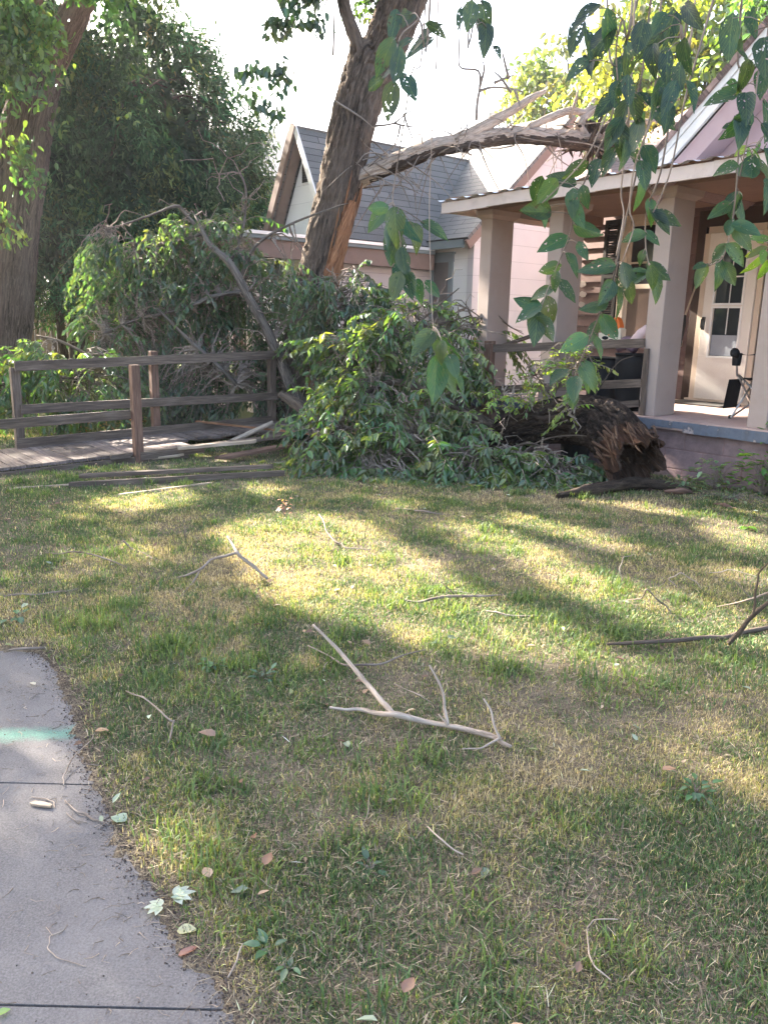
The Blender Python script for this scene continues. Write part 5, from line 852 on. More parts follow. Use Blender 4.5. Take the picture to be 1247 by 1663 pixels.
for x in (-.30, .30):
    m = MB(); m.add([CP(x + .045 * p, .02 + .30 * q, .675 - .02 * (1 - q * q) + .02 * max(0, q) * (1 - p * p)) for p, q in zip(U.ravel(), V_.ravel())], Q); m.tube([CP(x, .30, .68), CP(x, .36, .665)], [.055, .02], 12, 2); arm = m.build('armrest', M['black'], ch, smooth=True)
    m = MB(); m.tube([CP(x, .25, .68), CP(x, .25, .60), CP(x, .25, .55)], [.048, .045, .04], 14, 2); m.build('cup_holder', M['black'], arm, smooth=True); m = MB(); m.add([CP(x, .25 + .14 * p - .03 * q, .26 + .15 * q) for p, q in zip(U.ravel(), V_.ravel())], Q); m.build('side_pocket', M['black'], arm)
b_ = MB(); b_.base = H(.55, .45, S); dm = thing('doormat', H(.55, 1.9, S), 'dark worn mat lying before the white door', 'mat'); m = MB(); m.hbox(.95, .15, 1.62, 2.12, S + .002, S + .02); m.build('pile', M['mat'], dm, bevel=.004)
def can(name, lab, a, b, r, h, mat, cat, z=S):
    o = thing(name, H(a, b, z), lab, cat); m = MB(); m.tube([H(a, b, z), H(a, b, z + h * .5), H(a, b, z + h)], [r * .85, r * .95, r], 24, 3, .03, 5); body = m.build('body', M[mat], o, smooth=True); m = MB(); th = np.linspace(0, 6.283, 25)
    m.tube([H(a + r * math.cos(t), b + r * math.sin(t), z + h) for t in th], .014, 6, 1); m.build('rim', M[mat], o, smooth=True); return o
can('plastic_bin', 'black plastic bin behind the porch railing next to the column', .55, .42, .23, .62, 'black', 'bin'); can('plastic_bin', 'second black bin further from the column, behind the railing', 1.02, .50, .22, .56, 'black', 'bin')
can('planter_tub', 'dark low tub behind the leafy shoot and railing', .75, -.30, .17, .40, 'black', 'tub', .0)
p0 = PB(992, 549, .5); oc = thing('toy_hat', p0 - HZ * .05, 'orange domed piece with a white and black band resting above the porch railing', 'toy'); m = MB(); th = np.linspace(0, math.pi, 15)
def arch(w0, h0, x0, z0, t=.05, b=.5, rib=0): return [p0 + HA * (-w0 * math.cos(t_) + x0) + HZ * (z0 + h0 * math.sin(t_) ** .8) for t_ in th]
m.poly(arch(.085, .24, -.03, .0), HB * .09); m.build('orange_dome', M['orange'], oc, bevel=.015); m = MB()
for k in (-.05, .0, .045): m.bar(p0 + HA * (k - .03) + HZ * .03 - HB * .004, p0 + HA * (k * .45 - .03) + HZ * .21 - HB * .004, .008, .006, up=HB)
m.build('rib', mat_plain('dark_orange', (.5, .09, .02), .6), oc); m = MB(); m.poly([p0 + HA * x + HZ * z - HB * .02 for x, z in ((.16, -.03), (.17, .06), (.08, .035), (-.06, .01), (-.115, .12), (-.14, .1), (-.14, -.06), (.0, -.06))], HB * .10); m.build('white_band', M['cream'], oc, bevel=.01)
m = MB(); m.poly([p0 + HA * (.07 + .045 * math.cos(t)) + HZ * (.0 + .022 * math.sin(t)) - HB * .024 for t in np.linspace(0, 6.283, 14, endpoint=False)], HB * .006); m.poly([p0 + HA * (-.02 + .05 * math.cos(t)) + HZ * (-.03 + .02 * math.sin(t)) - HB * .024 for t in np.linspace(0, 6.283, 14, endpoint=False)], HB * .006); m.build('black_patch', M['black'], oc)
q = PB(1040, 548, .45); o = MB(); o.base = q; o.tube([q + HA * .13 + HZ * -.06, q + HA * .05 + HZ * -.01, q + HA * -.02 + HZ * .06, q + HA * -.06 + HZ * .13], [.03, .06, .055, .02], 14, 6, .3, 3); tag(o.build('cloth_bundle', M['rosewhite'], smooth=True), 'pinkish white bundle of cloth beside the column above the railing', 'cloth')
q = PB(1018, 560, .5); o = MB(); o.base = q; o.tube([q + HA * .12 - HZ * .05, q + HZ * .02, q - HA * .12 - HZ * .05], [.05, .085, .05], 14, 6, .2, 3); tag(o.build('cushion', mat_plain('purple_cushion', (.22, .14, .17), .9), smooth=True), 'dull purple cushion between the orange toy and the cloth bundle', 'cushion')
bm = thing('broom', H(.98, 2.0, S), 'thin wooden handled broom leaning beside the white door', 'broom'); m = MB(); m.tube([PB(1134, 450, 2.1), PB(1112, 512, 1.9)], .012, 8, 1); m.build('handle', M['palewood'], bm, smooth=True); m = MB(); e0 = PB(1112, 512, 1.9); e1 = PB(1098, 560, 1.75); m.tube([e0, e0 + (e1 - e0) * .3, e1], [.014, .04, .06], 12, 3, .2); m.build('brush', M['mat'], bm, smooth=True)
# ================================================================ STICKS ON THE LAWN
def stick(lab, lines, mat='twig', cat='stick', name='fallen_stick', n=7, grp='sticks scattered on the lawn'):
    o = MB(); first = np.array(lines[0][0][len(lines[0][0]) // 2], float); o.base = first
    for pts, rad in lines:
        q = [np.asarray(pts[0])]; r_ = [rad[0]]
        for a_, b_, ra, rb in zip(pts[:-1], pts[1:], rad[:-1], rad[1:]):
            L = np.linalg.norm(np.asarray(b_) - a_); q += [(np.asarray(a_) + b_) / 2 + rng.normal(0, .035 * L, 3) * np.array([1, 1, .5]), np.asarray(b_)]; r_ += [(ra + rb) / 2 * rng.uniform(.85, 1.2), rb]
        o.tube(q, np.array(r_) * .74, n, 5, .3, rng.integers(50), ridge=0)
    return tag(o.build(name, M[mat], smooth=True), lab, cat, grp)
Z = PZ
def gp(l, z=.03): return [PZ(*q[:2], q[2] if len(q) > 2 else z) for q in l]
stick('large pale forked stick with two raised prongs in the middle of the lawn', [(gp([(535, 1149, .05), (585, 1152), (640, 1160, .06), (690, 1172), (745, 1182), (800, 1196), (830, 1213, .02)]), [.007, .011, .0145, .014, .014, .0135, .008]), ([PZ(640, 1160, .06), PZ(600, 1115, 0.1), PZ(555, 1062, 0.17), PZ(508, 1015, 0.26)], [.0135, .0125, .0115, .008]), ([PZ(727, 1176, .05), PZ(720, 1130, 0.13), PZ(697, 1080, 0.24)], [.010, .008, .004]), ([PZ(727, 1178, .05), PZ(712, 1160, 0.08)], [.006, .004]), ([PZ(812, 1200, .04), PZ(800, 1170, 0.09), PZ(785, 1135, 0.16)], [.008, .006, .004]), ([PZ(812, 1198, .04), PZ(780, 1215, .04), PZ(750, 1216, .05)], [.006, .004, .002])], 'deadwood', n=12)
stick('dark forked twig crossing the left edge of the sunny patch', [([PZ(370, 872, 0.22), PZ(385, 897, 0.18), PZ(410, 918, 0.11), PZ(435, 940, 0.04)], [.012, .014, .015, .012]), ([PZ(386, 897, 0.18), PZ(345, 908, 0.14), PZ(326, 924, 0.1)] + gp([(290, 938), (255, 947)]), [.012, .011, .01, .007, .003]), (gp([(326, 924, .08), (310, 950), (288, 975)]), [.008, .006, .003])])
stick('thin curved twig in the grass left of the dark forked twig', [(gp([(75, 897), (120, 896, .05), (165, 905, .05), (215, 926)]), [.006, .007, .006, .003])]); stick('low twig in shade at the left edge of the lawn', [(gp([(5, 968), (60, 966), (110, 960), (140, 952)]), [.006, .008, .007, .003])])
stick('bent twig left of the sunny patch with a short upright stub', [(gp([(200, 878, .07), (215, 892), (250, 908), (300, 918)]), [.008, .01, .01, .006]), ([PZ(252, 908), PZ(252, 890, 0.1)], [.006, .003])]); stick('small upright pale stub left of the sunny patch', [([PZ(303, 876, .02), PZ(300, 866, 0.07), PZ(301, 856, 0.12)], [.008, .007, .004])])
stick('reddish brown twig standing in the sunny patch', [([PZ(518, 835, 0.14), PZ(530, 862, 0.09), PZ(545, 880, 0.05)] + gp([(562, 890), (602, 893)]), [.006, .008, .009, .008, .004]), (gp([(562, 890), (530, 895), (512, 880)]), [.004, .003, .002])]); stick('thin twig upright in the grass below the leafy heap', [([PZ(512, 815, .02), PZ(510, 800, 0.12), PZ(512, 788, 0.2)], [.004, .003, .002])])
stick('long dark twig across the lower right of the sunny patch', [(gp([(655, 975), (700, 973, .05), (760, 968, .06), (815, 966), (850, 960)]), [.008, .011, .01, .007, .003]), (gp([(700, 973), (735, 960), (800, 968)]), [.006, .005, .003]), ([PZ(740, 968), PZ(716, 945, 0.12)], [.005, .003])]); stick('thin brown twig in the grass below the long dark twig', [(gp([(790, 992), (830, 1000), (905, 1002)]), [.005, .007, .004])])
stick('thick dark branch entering from the right edge with a rising fork', [(gp([(985, 1046), (1040, 1043, .05), (1100, 1040, .05), (1150, 1035), (1200, 1028), (1270, 1010)]), [.008, .013, .016, .016, .017, .018]), ([PZ(1182, 1045, .03), PZ(1212, 1010, 0.16), PZ(1247, 978, 0.28), PZ(1290, 940, 0.42)], [.015, .013, .012, .009]), ([PZ(1222, 1000, 0.2), PZ(1226, 960, 0.34), PZ(1232, 930, 0.44), PZ(1260, 905, 0.55)], [.008, .007, .006, .003])], 'bark')
stick('thin pale twig above the thick dark branch at the right edge', [([PZ(1265, 955, 0.3), PZ(1220, 972, 0.22), PZ(1165, 985, 0.12)], [.008, .007, .003]), ([PZ(1220, 972, 0.22), PZ(1190, 940, 0.3)], [.004, .002])]); stick('bent dark twig rising from the grass left of the thick dark branch', [([PZ(1090, 997, .02), PZ(1068, 975, 0.1), PZ(1050, 957, 0.17), PZ(1040, 972, 0.1), PZ(1010, 975, .03)], [.005, .006, .006, .005, .003])])
stick('kinked pale twig beside the pavement in the lower left lawn', [(gp([(205, 1122), (232, 1132, .05), (262, 1156, .05), (280, 1172, .04)]), [.003, .004, .005, .005]), (gp([(283, 1170, .05), (279, 1188), (274, 1206)]), [.0055, .005, .004])]); stick('forked bare twig lying on the pavement edge near the green paint', [(gp([(104, 1276, .012), (103, 1262, .014), (112, 1243, .02), (126, 1222, .03)]), [.0035, .0035, .0035, .002]), (gp([(125, 1224, .025), (135, 1240, .02), (162, 1243, .015)]), [.003, .003, .002]), (gp([(126, 1222, .03), (150, 1200, .02), (155, 1190, .02)]), [.002, .002, .0015])])
stick('thin twig on the pavement below the joint line', [(gp([(106, 1300, .012), (126, 1318, .014), (150, 1330, .012), (175, 1337, .012)]), [.003, .0045, .004, .002])]); stick('short thin twig on the pavement under the brown wood chip', [(gp([(108, 1320, .01), (122, 1332, .012), (142, 1336, .01)]), [.002, .0025, .002])]); stick('curled wiry stem lying on the bare pavement', [(gp([(104, 1510, .008), (82, 1520, .01), (78, 1540, .01), (95, 1556, .01), (140, 1570, .008)]), [.0012, .0018, .002, .002, .0012])], 'deadwood'); stick('thin curved stem on the pavement above the wood chip', [(gp([(52, 1294, .008), (75, 1297, .01), (88, 1302, .01), (90, 1312, .008)]), [.0015, .002, .002, .0015])], 'deadwood')
stick('curled white vine stem in the grass at the bottom', [(gp([(1003, 1493, .05), (965, 1494, .05), (953, 1508, .045), (955, 1535, .04), (966, 1570, .04), (992, 1592, .03)]), [.0018, .0024, .0026, .0026, .0026, .002])], 'deadwood'); stick('short gray twig in the grass at the lower center', [(gp([(694, 1342, .04), (715, 1362, .05), (752, 1388, .03)]), [.0025, .004, .003])], 'deadwood'); stick('pale curved tendril standing in the grass at the lower center', [([PZ(588, 1342, .02), PZ(598, 1318, .07), PZ(600, 1290, .09)], [.0015, .0018, .0012])], 'deadwood')
stick('short pale twig at the ragged pavement edge near the bottom', [(gp([(370, 1588, .015), (385, 1560, .04), (395, 1532, .05)]), [.003, .0035, .002])], 'deadwood'); stick('dark crooked twig in the shade above the big forked stick', [(gp([(500, 1048), (560, 1080, .05), (620, 1078, .04), (690, 1055)]), [.004, .006, .006, .003]), (gp([(540, 1070), (525, 1090)]), [.003, .002])]); stick('pale thin stem in the grass above the big forked stick', [(gp([(640, 1110, .05), (680, 1128, .05), (700, 1140, .03)]), [.002, .003, .002])], 'deadwood')
stick('pale arched stem in the grass at the right below the porch', [([PZ(1100, 955, .02), PZ(1085, 940, .08), PZ(1105, 930, .12), PZ(1130, 945, .06), PZ(1140, 958, .02)], [.003, .004, .004, .003, .002])], 'deadwood'); stick('thin pale stem lying right of the arched stem', [(gp([(1150, 930, .04), (1185, 925, .05), (1235, 938, .03)]), [.003, .004, .002])], 'deadwood'); stick('dark short stick in the shade band below the leafy heap', [(gp([(655, 826, .03), (690, 830, .05), (722, 836, .03)]), [.006, .010, .004])]); stick('curved pale stem standing near the bent dark twig', [([PZ(1010, 945, .02), PZ(1005, 925, .1), PZ(1012, 905, .16), PZ(1030, 900, .14)], [.003, .003, .003, .002])], 'deadwood')
stick('fallen stem lying along the far end of the pavement', [(gp([(15, 1056, .02), (50, 1053, .03), (78, 1052, .02)]), [.006, .009, .005])])
# ================================================================ LOOSE LEAVES, LITTER, WEEDS
def one_leaf(lab, px, py, ln, wd, col, az, name='fallen_leaf', z=.012, mat='leaf', curl=.1, lobes=0):
    o = MB(); c = PZ(px, py, z); o.base = c; az = math.radians(az)
    if lobes:
        for k in range(lobes): a = az + (k - (lobes - 1) / 2) * .62; leaves(o, np.array([c]), np.array([[math.cos(a), math.sin(a), .10]]), np.array([[0, 0, 1.0]]), [ln * (1 - .12 * abs(k - (lobes - 1) / 2))], [wd * .55], np.array([col]), curl, .3, True)
    else: leaves(o, np.array([c]), np.array([[math.cos(az), math.sin(az), .12]]), np.array([[0, 0, 1.0]]), [ln], [wd], np.array([col]), curl, .3, True)
    return tag(o.build(name, M[mat], smooth=True), lab, 'leaf', 'single leaves lying on the pavement edge')
one_leaf('round pale green leaf on the pavement edge', 205, 1334, .055, .048, (.28, .38, .29), 160); one_leaf('silvery white lobed leaf on the pavement corner edge, upper one', 285, 1455, .055, .042, (.46, .52, .47), 20, lobes=5, z=.02); one_leaf('silvery lobed leaf just left of the upper silvery leaf', 262, 1472, .045, .036, (.48, .53, .46), 190, lobes=5, z=.014)
one_leaf('pale yellowish leaf on the pavement edge below the silvery leaves', 288, 1512, .05, .035, (.50, .50, .30), 5); one_leaf('dry red brown leaf on the pavement below the yellowish leaf', 290, 1552, .05, .022, (.28, .11, .075), 35); one_leaf('green leaf tip at the lower left corner of the pavement', -6, 1648, .03, .02, (.18, .32, .07), 30); one_leaf('small pale leaf near the far end of the pavement', 58, 1112, .035, .02, (.45, .42, .38), 150); one_leaf('orange brown dry leaf by the pavement near the green paint', 155, 1187, .05, .03, (.42, .25, .15), 5, z=.03)
one_leaf('large brown dry leaf in the grass right of the bent pavement twig', 350, 1195, .07, .045, (.25, .145, .11), 160, z=.05); one_leaf('rust brown leaf standing in the grass near the silvery leaves', 430, 1405, .055, .03, (.24, .11, .06), 80, z=.05); one_leaf('rust brown leaf in the grass at the bottom', 655, 1612, .05, .03, (.24, .12, .075), 60, z=.05); one_leaf('pale dry leaf curled in the grass beside the bright bunch', 340, 1425, .045, .03, (.42, .27, .20), 120, z=.05); one_leaf('tan dry leaf in the grass at lower right', 1075, 1250, .05, .03, (.40, .23, .14), 10, z=.05)
o = MB(); o.base = PZ(68, 1309, .008); c = o.base; o.poly([c + np.array([x, y, 0]) for x, y in ((-.04, .006), (-.028, .018), (.0, .014), (.036, .0), (.034, -.012), (0, -.008), (-.03, .0))], (0, 0, .008)); tag(o.build('wood_chip', M['palewood'], bevel=.002), 'flat tan wood chip lying on the pavement', 'wood chip')
n = 950; x, y = field([(1.0, 4, 16), (4, 9, 9)], 9); x, y = x[:1100], y[:1100]; k = walk_dist(x, y) > -.05; x, y = x[k], y[k]; n = len(x); m = MB(); a = rng.uniform(0, 6.283, n); pos = np.stack([x, y, gh(x, y) + rng.uniform(.008, .035, n)], -1)
pal = np.array([(.20, .12, .08), (.33, .22, .14), (.38, .29, .20), (.22, .24, .10), (.30, .34, .24), (.14, .085, .06)])[rng.integers(0, 6, n)] * np.exp(rng.normal(0, .25, (n, 1))); L = rng.uniform(.018, .05, n); leaves(m, pos, np.stack([np.cos(a), np.sin(a), rng.normal(.1, .25, n)], -1), np.stack([rng.normal(0, .4, n), rng.normal(0, .4, n), np.ones(n)], -1), L, L * .5, pal, rng.uniform(-.2, .4, n), .4); tag(m.build('leaf_litter', M['thatch']), kind='stuff')
# crumbs and soil lumps along the ragged pavement edge
n = 7000; yy = rng.uniform(.9, 3.5, n); xx = edge_x(yy) + rng.normal(.02, .04, n) - .5 * (rng.random(n) < .05) * rng.random(n) * 2; r = rng.uniform(.0008, .0032, n) * (1 + 1.0 * (rng.random(n) < .02)); zz = np.maximum(gh(xx, yy), np.where(walk_dist(xx, yy) < .02, .005, -1)) + r * .4
oc_ = np.array([(1, 0, 0), (-1, 0, 0), (0, 1, 0), (0, -1, 0), (0, 0, 1), (0, 0, -1)], float); v = np.stack([xx, yy, zz], -1)[:, None] + oc_[None] * r[:, None, None] * rng.uniform(.5, 1.4, (n, 6, 1)); f8 = np.array([[0, 2, 4], [2, 1, 4], [1, 3, 4], [3, 0, 4], [2, 0, 5], [1, 2, 5], [3, 1, 5], [0, 3, 5]])
m = MB(); m.add(v.reshape(-1, 3), (np.arange(n)[:, None, None] * 6 + f8[None]).reshape(-1, 3), None, np.repeat(np.array([[.085, .06, .048]]) * np.exp(rng.normal(0, .4, (n, 1))), 6, 0)); tag(m.build('soil_crumbs', M['thatch']), kind='stuff')
n = 420; yy = rng.uniform(.9, 3.4, n); xx = edge_x(yy) - rng.exponential(.22, n) - .0; m = MB(); a = rng.uniform(0, 6.283, n); L = rng.uniform(.008, .045, n); p0_ = np.stack([xx, yy, np.full(n, .0075)], -1); d = np.stack([np.cos(a), np.sin(a), np.zeros(n)], -1) * L[:, None]; bend = rng.normal(0, .25, (n, 1)) * np.stack([-d[:, 1], d[:, 0], np.zeros(n)], -1); pth = np.stack([p0_, p0_ + d * .5 + bend + np.array([0, 0, .001]), p0_ + d], 1); m.many(pth, rng.uniform(.0006, .0014, n), .0005, col=np.array([[.22, .17, .13]]) * np.exp(rng.normal(0, .5, (n, 1)))); tag(m.build('pavement_litter', M['thatch']), kind='stuff')
def weed(lab, px, py, nl, h, spread, ln, col, z=0.0, wr=.5, tall=False):
    c = PZ(px, py, z); o = thing('weed', c, lab, 'weed', 'weeds in the lawn'); m = MB(); tw = MB(); a = rng.uniform(0, 6.283, nl); q = rng.random(nl); pos = c + np.stack([np.cos(a) * spread * q * .6, np.sin(a) * spread * q * .6, h * (.2 + .8 * rng.random(nl))], -1); d = np.stack([np.cos(a), np.sin(a), rng.normal(.15, .3, nl)], -1); L = ln * rng.uniform(.7, 1.25, nl)
    leaves(m, pos, d, np.stack([-np.cos(a) * .3, -np.sin(a) * .3, np.ones(nl)], -1), L, L * wr, tint(col, nl, .2, .15), .25, .25, nl < 60); m.build('foliage', M['leaf'], o, smooth=True); tw.many(limb_paths(c + np.array([0, 0, .005]), pos, 4, .02), .0016, .0009); tw.build('stem', M['twig'], o)
weed('broad leaved dark weed near the bottom of the pavement edge', 440, 1555, 9, .035, .05, .038, (.045, .11, .04)); weed('small dark green weed in the lower center lawn', 602, 1418, 8, .03, .05, .034, (.04, .10, .035)); weed('pale green weed sprig at the lower left in front of the dark weed', 470, 1580, 7, .03, .05, .028, (.09, .17, .07)); weed('low round clump of dark weed in the left lawn', 345, 1090, 30, .05, .10, .032, (.05, .13, .03)); weed('bluish green weed clump near the far pavement corner', 430, 1105, 14, .04, .1, .036, (.06, .12, .06)); weed('dark weed clump at the lower right among the grass', 1130, 1295, 26, .05, .10, .034, (.05, .12, .03))
weed('gray green weed tuft against the porch foundation', 1160, 797, 110, .30, .45, .07, (.16, .22, .11)); weed('second gray green weed tuft left of the first against the foundation', 1108, 800, 60, .16, .3, .06, (.13, .19, .09)); weed('bright leafy weed at the right edge by the porch', 1236, 806, 120, .42, .45, .085, (.10, .21, .04)); weed('tall leafy weed at the right edge leaning on the porch wall', 1262, 800, 90, .75, .4, .09, (.09, .19, .04), 0); weed('small bright two leaved seedling in the right lawn', 1213, 862, 6, .06, .05, .08, (.16, .33, .04)); weed('low gray weed patch right of the bark slab', 1185, 815, 70, .08, .6, .05, (.14, .18, .10)); weed('small bluish weed rosette in the shade right of the sunny patch', 885, 1000, 12, .04, .1, .04, (.06, .11, .05))
weed('pinkish dried weed stalks below the leafy heap', 462, 842, 26, .16, .10, .035, (.34, .17, .11)); weed('orange dried leaves showing under the ramp railing', 175, 708, 90, .25, .9, .06, (.34, .19, .08), .0); weed('blue green weed bunch at the left edge of the pavement grass', 30, 1010, 16, .05, .14, .05, (.07, .14, .06))
# ================================================================ HANGING FOLIAGE NEAR THE CAMERA
ol = thing('overhanging_limb', (.4, 2.1, 3.3), 'leafy limb above the frame that carries the hanging twigs', 'limb'); m = MB(); m.tube([(3.4, 2.4, 3.1), (2.0, 2.3, 3.35), (.8, 2.2, 3.5), (-.5, 2.3, 3.55), (-1.2, 2.6, 3.5)], [.09, .07, .055, .04, .015], 18, 8, .12, 3, ridge=.008); m.build('stem', M['bark'], ol, smooth=True)
HG = 'leafy twigs hanging close to the camera'
def hang_twig(lab, stem, Y, lv, base=(.035, .085, .040), extra=(), ln=.085, wr=.52, rad=.0028, pale=False, grp=HG, dens=None, up_off=True):
    """stem: pixel path from top down at depth Y; lv: pixel leaves (x, y, direction angle in the image deg, length px) or None to scatter"""
    p = [P(x, y, Y + (d[0] if d else 0)) for x, y, *d in stem]; o = thing('hanging_twig', p[0], lab, 'twig', grp); m = MB()
    if up_off and stem[0][1] <= 0: p = [p[0] + np.array([rng.normal(0, .06), rng.normal(0, .06), max(.1, 3.42 - p[0][2])])] + p
    m.tube(p, np.linspace(rad, rad * .45, len(p)), 6, 5, .15)
    for e in extra: m.tube([P(x, y, Y) for x, y in e], np.linspace(rad * .6, rad * .35, len(e)), 5, 5, .15)
    B, D, U_, L, C_ = [], [], [], [], []
    for x, y, ang, lp in lv:
        if y < 260 and x > 900 and rng.random() < .10: continue
        dy = rng.normal(0, .06); b = P(x, y, Y + dy); a = math.radians(ang); d = CR * math.cos(a) - CU * math.sin(a) + CW * rng.normal(0, .28); u = -CW * (1 if rng.random() < .8 else -1) + np.array([0, 0, .35]) + rng.normal(0, .38, 3); l = lp / F * np.linalg.norm(b - CC) * .79
        B.append(b); D.append(d); U_.append(u); L.append(l); C_.append(np.array(base) * np.array([.64, .60, .60]) * math.exp(rng.normal(0, .25)) * np.array([math.exp(rng.normal(0, .2)), 1, 1])); pth = p[int(np.argmin([np.linalg.norm(b - q) for q in p]))]
        sp = spline(p, 0 * np.ones(len(p)), 8)[0]; near = sp[np.argmin(np.linalg.norm(sp - b, axis=1))]
        if np.linalg.norm(near - b) < .12: m.tube([near, (near + b) / 2 + np.array([0, 0, .004]), b + nrm(d) * .01], [.0011, .001, .0009], 4, 2)
    m.build('stem', M['deadwood' if pale else 'twig'], o, smooth=True); f = MB(); L = np.array(L); leaves(f, np.array(B), np.array(D), np.array(U_), L, L * wr * rng.uniform(.88, 1.12, len(L)), np.array(C_), rng.uniform(-.05, .45, len(L)), rng.uniform(.1, .6, len(L)), True); f.build('foliage', M['leaf_near'], o, smooth=True); return o
hang_twig('central hanging twig with broad leaves in front of the numbered column', [(985, -20), (1000, 120), (990, 200), (968, 250), (935, 330), (925, 380), (905, 430), (885, 480), (872, 520)], 2.05,
    [(972, 258, 110, 62), (955, 262, 150, 56), (936, 300, 200, 60), (930, 305, 95, 58), (905, 290, 130, 60), (880, 285, 105, 55), (925, 325, 55, 58), (888, 330, 100, 46), (930, 365, 20, 60), (925, 385, 160, 66), (938, 392, 60, 40), (918, 410, 55, 52), (912, 430, 165, 48), (908, 452, 60, 58), (900, 470, 170, 52), (888, 480, 80, 60), (880, 495, 150, 62), (872, 505, 95, 72), (870, 515, 45, 60), (905, 440, 100, 40), (946, 300, 80, 44), (880, 500, 200, 60), (895, 345, 175, 70)])
hang_twig('hanging twig of large drooping leaves in front of the shuttered window', [(1075, -20), (1062, 150), (1040, 250), (1010, 380), (1000, 430), (985, 480), (965, 530), (945, 580), (930, 620)], 2.0,
    [(1000, 432, 175, 68), (1005, 430, 30, 44), (1010, 425, 80, 60), (995, 455, 120, 60), (998, 450, 70, 76), (988, 490, 165, 60), (975, 510, 60, 62), (970, 520, 110, 50), (960, 540, 65, 58), (955, 545, 150, 70), (948, 585, 80, 62), (940, 590, 55, 66), (935, 610, 100, 58), (925, 600, 140, 66), (930, 625, 90, 50), (1020, 440, 10, 48), (1015, 455, 60, 50)], base=(.04, .098, .045))
hang_twig('hanging twig between the window and the middle porch column', [(1120, 60), (1090, 180), (1072, 280), (1050, 340), (1048, 400), (1055, 440)], 2.0,
    [(1040, 292, 85, 52), (1052, 322, 75, 48), (1056, 340, 55, 60), (1060, 345, 25, 58), (1045, 375, 40, 40), (1048, 378, 160, 48), (1050, 425, 45, 58), (1055, 430, 75, 48), (1060, 440, 80, 62), (1052, 440, 145, 56), (1046, 405, 110, 30)], base=(.04, .095, .042))
hang_twig('broad leaved twig hanging down over the white door', [(1205, -20), (1203, 120), (1200, 220), (1195, 300), (1190, 350), (1182, 390), (1172, 420), (1150, 432)], 1.9,
    [(1205, 262, 95, 62), (1200, 270, 175, 46), (1215, 258, 40, 60), (1196, 310, 110, 58), (1200, 312, 75, 64), (1192, 355, 120, 42), (1186, 365, 20, 56), (1190, 368, 60, 54), (1180, 395, 125, 46), (1178, 395, 50, 54), (1168, 420, 90, 56), (1172, 425, 60, 50), (1150, 428, 120, 52), (1146, 430, 160, 30), (1188, 330, 150, 50)], base=(.045, .11, .045))
hang_twig('leafy twig at the right edge in front of the pink gable', [(1255, -20), (1235, 90), (1222, 180), (1210, 240), (1200, 290)], 1.8,
    [(1185, 125, 165, 44), (1178, 135, 10, 40), (1200, 152, 175, 56), (1210, 150, 100, 66), (1228, 150, 60, 60), (1240, 160, 80, 80), (1220, 180, 130, 60), (1235, 200, 60, 60), (1205, 205, 165, 46), (1240, 240, 70, 80), (1225, 250, 110, 66), (1245, 290, 90, 60), (1200, 185, 90, 60), (1215, 95, 95, 52), (1205, 62, 100, 60), (1240, 60, 95, 70), (1190, 20, 90, 76), (1225, 10, 100, 70), (1245, 110, 110, 60)], base=(.03, .075, .035))
hang_twig('large cluster of holed leaves hanging in the top right sky', [(1030, -40), (1010, 30), (1000, 80), (1005, 160)], 1.75,
    [(945, 30, 110, 66), (950, 45, 80, 60), (985, 12, 75, 70), (1000, 40, 130, 70), (985, 60, 120, 62), (1015, 65, 75, 66), (1010, 90, 100, 58), (960, 85, 110, 48), (955, 95, 140, 50), (1045, 30, 100, 62), (1030, 10, 100, 60), (1020, 120, 90, 58), (1005, 130, 110, 60), (1025, 150, 70, 56), (1000, 150, 130, 62), (1035, 150, 60, 50), (940, 15, 120, 50), (975, 8, 150, 60)], base=(.024, .062, .045), rad=.003)
hang_twig('leaf cluster hanging left of the white bargeboard', [(1120, -40), (1105, 40), (1108, 90), (1100, 150)], 1.8, [(1095, 15, 100, 66), (1110, 5, 75, 60), (1080, 20, 120, 58), (1118, 35, 20, 54), (1100, 55, 110, 66), (1112, 60, 80, 62), (1085, 75, 95, 66), (1105, 100, 100, 58), (1118, 95, 60, 60), (1098, 130, 110, 64), (1112, 130, 70, 58), (1090, 120, 130, 50), (1060, 70, 95, 56), (1075, 50, 130, 60), (1085, 165, 95, 56), (1070, 140, 100, 60)], base=(.024, .062, .042))
hang_twig('leafy twig crossing the brown roof below the top right clusters', [(1060, -30), (1040, 130), (1020, 190), (1000, 250)], 1.9, [(1020, 160, 110, 60), (1030, 170, 70, 58), (1010, 190, 120, 62), (1000, 200, 80, 62), (1040, 190, 100, 64), (1015, 225, 95, 60), (1020, 230, 60, 52), (1000, 240, 120, 52), (1045, 235, 75, 60), (1040, 260, 80, 56), (1060, 170, 50, 60)], base=(.026, .066, .036))
hang_twig('hanging twig whose leaves fold into a drooping rope before the gray roof', [(692, -20), (668, 120), (648, 250), (638, 315), (640, 335)], 1.8,
    [(640, 335, 85, 74), (628, 338, 130, 58), (632, 336, 165, 50), (648, 345, 65, 70), (655, 362, 40, 54), (670, 362, 75, 56), (682, 360, 25, 64), (640, 368, 95, 80), (648, 380, 90, 76), (652, 400, 85, 66), (655, 425, 100, 70), (660, 440, 80, 66), (650, 440, 105, 60), (678, 452, 85, 50), (690, 455, 50, 48), (640, 350, 100, 66)], base=(.034, .09, .042), rad=.002)
hang_twig('long bare thread-like twig ending in a large hanging leaf over the bright heap', [(712, -20), (706, 120), (700, 250), (697, 350), (700, 470), (703, 530)], 1.75, [(704, 538, 130, 76), (706, 545, 60, 60), (712, 548, 35, 66), (728, 575, 70, 56), (710, 575, 95, 104), (716, 600, 60, 60), (730, 602, 50, 56), (720, 552, 100, 50)], base=(.04, .095, .04), rad=.0016, pale=True)
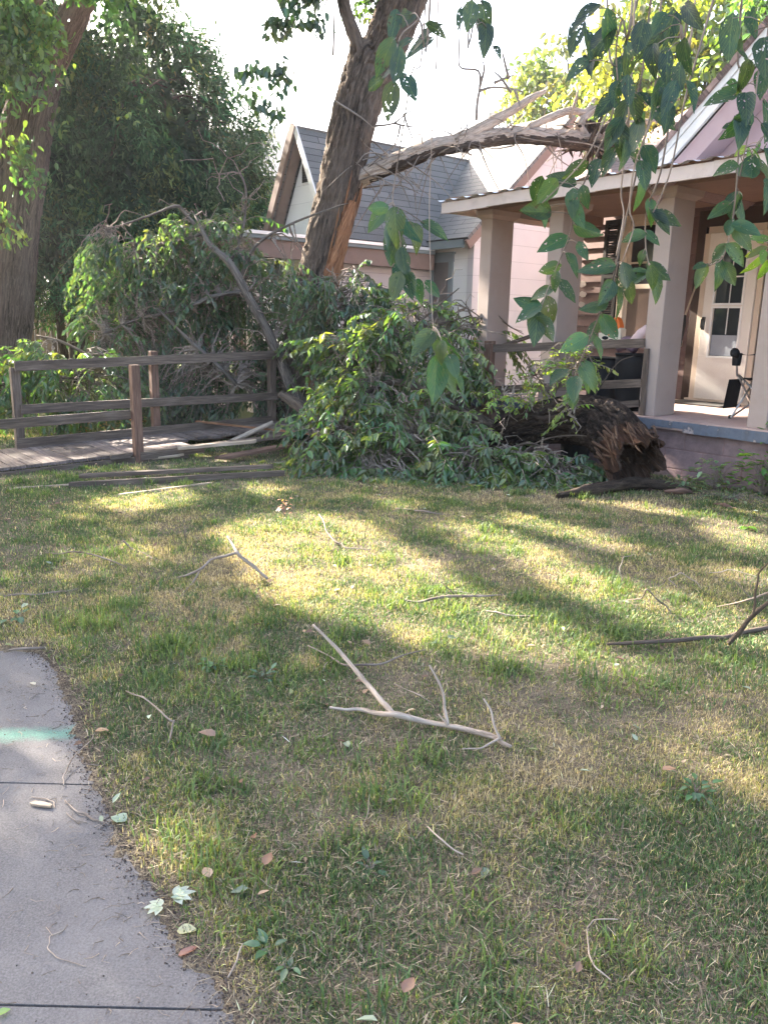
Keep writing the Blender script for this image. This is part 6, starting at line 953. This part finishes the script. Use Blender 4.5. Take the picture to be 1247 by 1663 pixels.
hang_twig('serrated leaf spray hanging in front of the leaning trunk', [(700, -30), (680, 30), (650, 60), (642, 110)], 1.6, [(672, 62, 160, 60), (690, 38, 25, 50), (650, 75, 100, 70), (640, 60, 120, 70), (660, 100, 150, 56), (720, 40, 155, 66), (655, 118, 70, 68), (640, 130, 100, 72), (625, 125, 140, 56), (705, 62, 150, 62), (668, 20, 110, 60), (645, 15, 100, 60)], base=(.034, .075, .06), wr=.44)
hang_twig('small leaf cluster hanging in the open sky right of the trunk', [(768, -30), (772, 30), (782, 70)], 1.7, [(768, 0, 100, 54), (782, 0, 80, 60), (775, 30, 60, 40), (790, 38, 95, 62), (758, 10, 120, 40), (800, 75, 50, 26)], base=(.028, .07, .055))
for k, (lab, pts) in enumerate((('long pale bare twig hanging before the beam, left one of a crossing pair', [(1032, -20), (1026, 100), (1018, 220), (1008, 310), (1012, 350), (1000, 415)]), ('long pale bare twig hanging before the beam, right one of a crossing pair', [(1130, -20), (1098, 110), (1060, 190), (1030, 270), (1022, 340), (1028, 370), (1010, 425)]), ('thin brown twig slanting across the porch beam and siding', [(1112, 160), (1090, 270), (1072, 320), (1060, 345)]), ('thin slanting twig before the pink gable wall', [(990, 170), (960, 240), (930, 280), (880, 330)]))):
    o = MB(); p = [P(x, y, 1.9) for x, y in pts]
    if pts[0][1] <= 0: p = [p[0] + np.array([0, .1, max(.1, 3.45 - p[0][2])])] + p
    else: p = [p[0] + np.array([.05, 0, .25]), p[0] + np.array([.02, 0, .1])] + p
    o.base = p[0]; o.tube(p, np.linspace(.0026, .0014, len(p)), 6, 6, .1); tag(o.build('bare_twig', M['deadwood' if k < 2 else 'twig'], smooth=True), lab, 'twig', 'bare twigs hanging close to the camera')
hang_twig('bright green lobed sprig poking in at the right edge before the column', [(1300, 380), (1265, 395), (1235, 405)], 2.2, [(1250, 390, 200, 40), (1245, 400, 150, 44), (1240, 405, 110, 40), (1235, 408, 165, 42), (1238, 415, 130, 46), (1248, 420, 100, 44), (1255, 410, 60, 40), (1240, 395, 220, 30)], base=(.13, .26, .03), wr=.38, grp='bright sprigs at the right edge', up_off=False)
hang_twig('bright little lobed sprig hanging below the pink gable', [(1262, 180), (1240, 220), (1218, 250)], 2.4, [(1215, 238, 90, 34), (1212, 236, 140, 30), (1220, 240, 50, 30), (1232, 228, 100, 26), (1240, 215, 60, 26)], base=(.13, .26, .03), wr=.4, grp='bright sprigs at the right edge', up_off=False)

# ================================================================ GLARE HAZE
hz = MB(); hz.box((-620, -620, -1.2), (1240, 0, 0), (0, 1240, 0), (0, 0, 15.5)); m, t, o = new_mat('glare_haze'); t.links.new(N(t, 'ShaderNodeVolumePrincipled', {'Color': (.93, .96, 1, 1), 'Density': .0009, 'Anisotropy': .45}).outputs[0], o.inputs['Volume'])  # thin scattering box added to stand in for lens glare
tag(hz.build('glare_haze', m), kind='stuff')
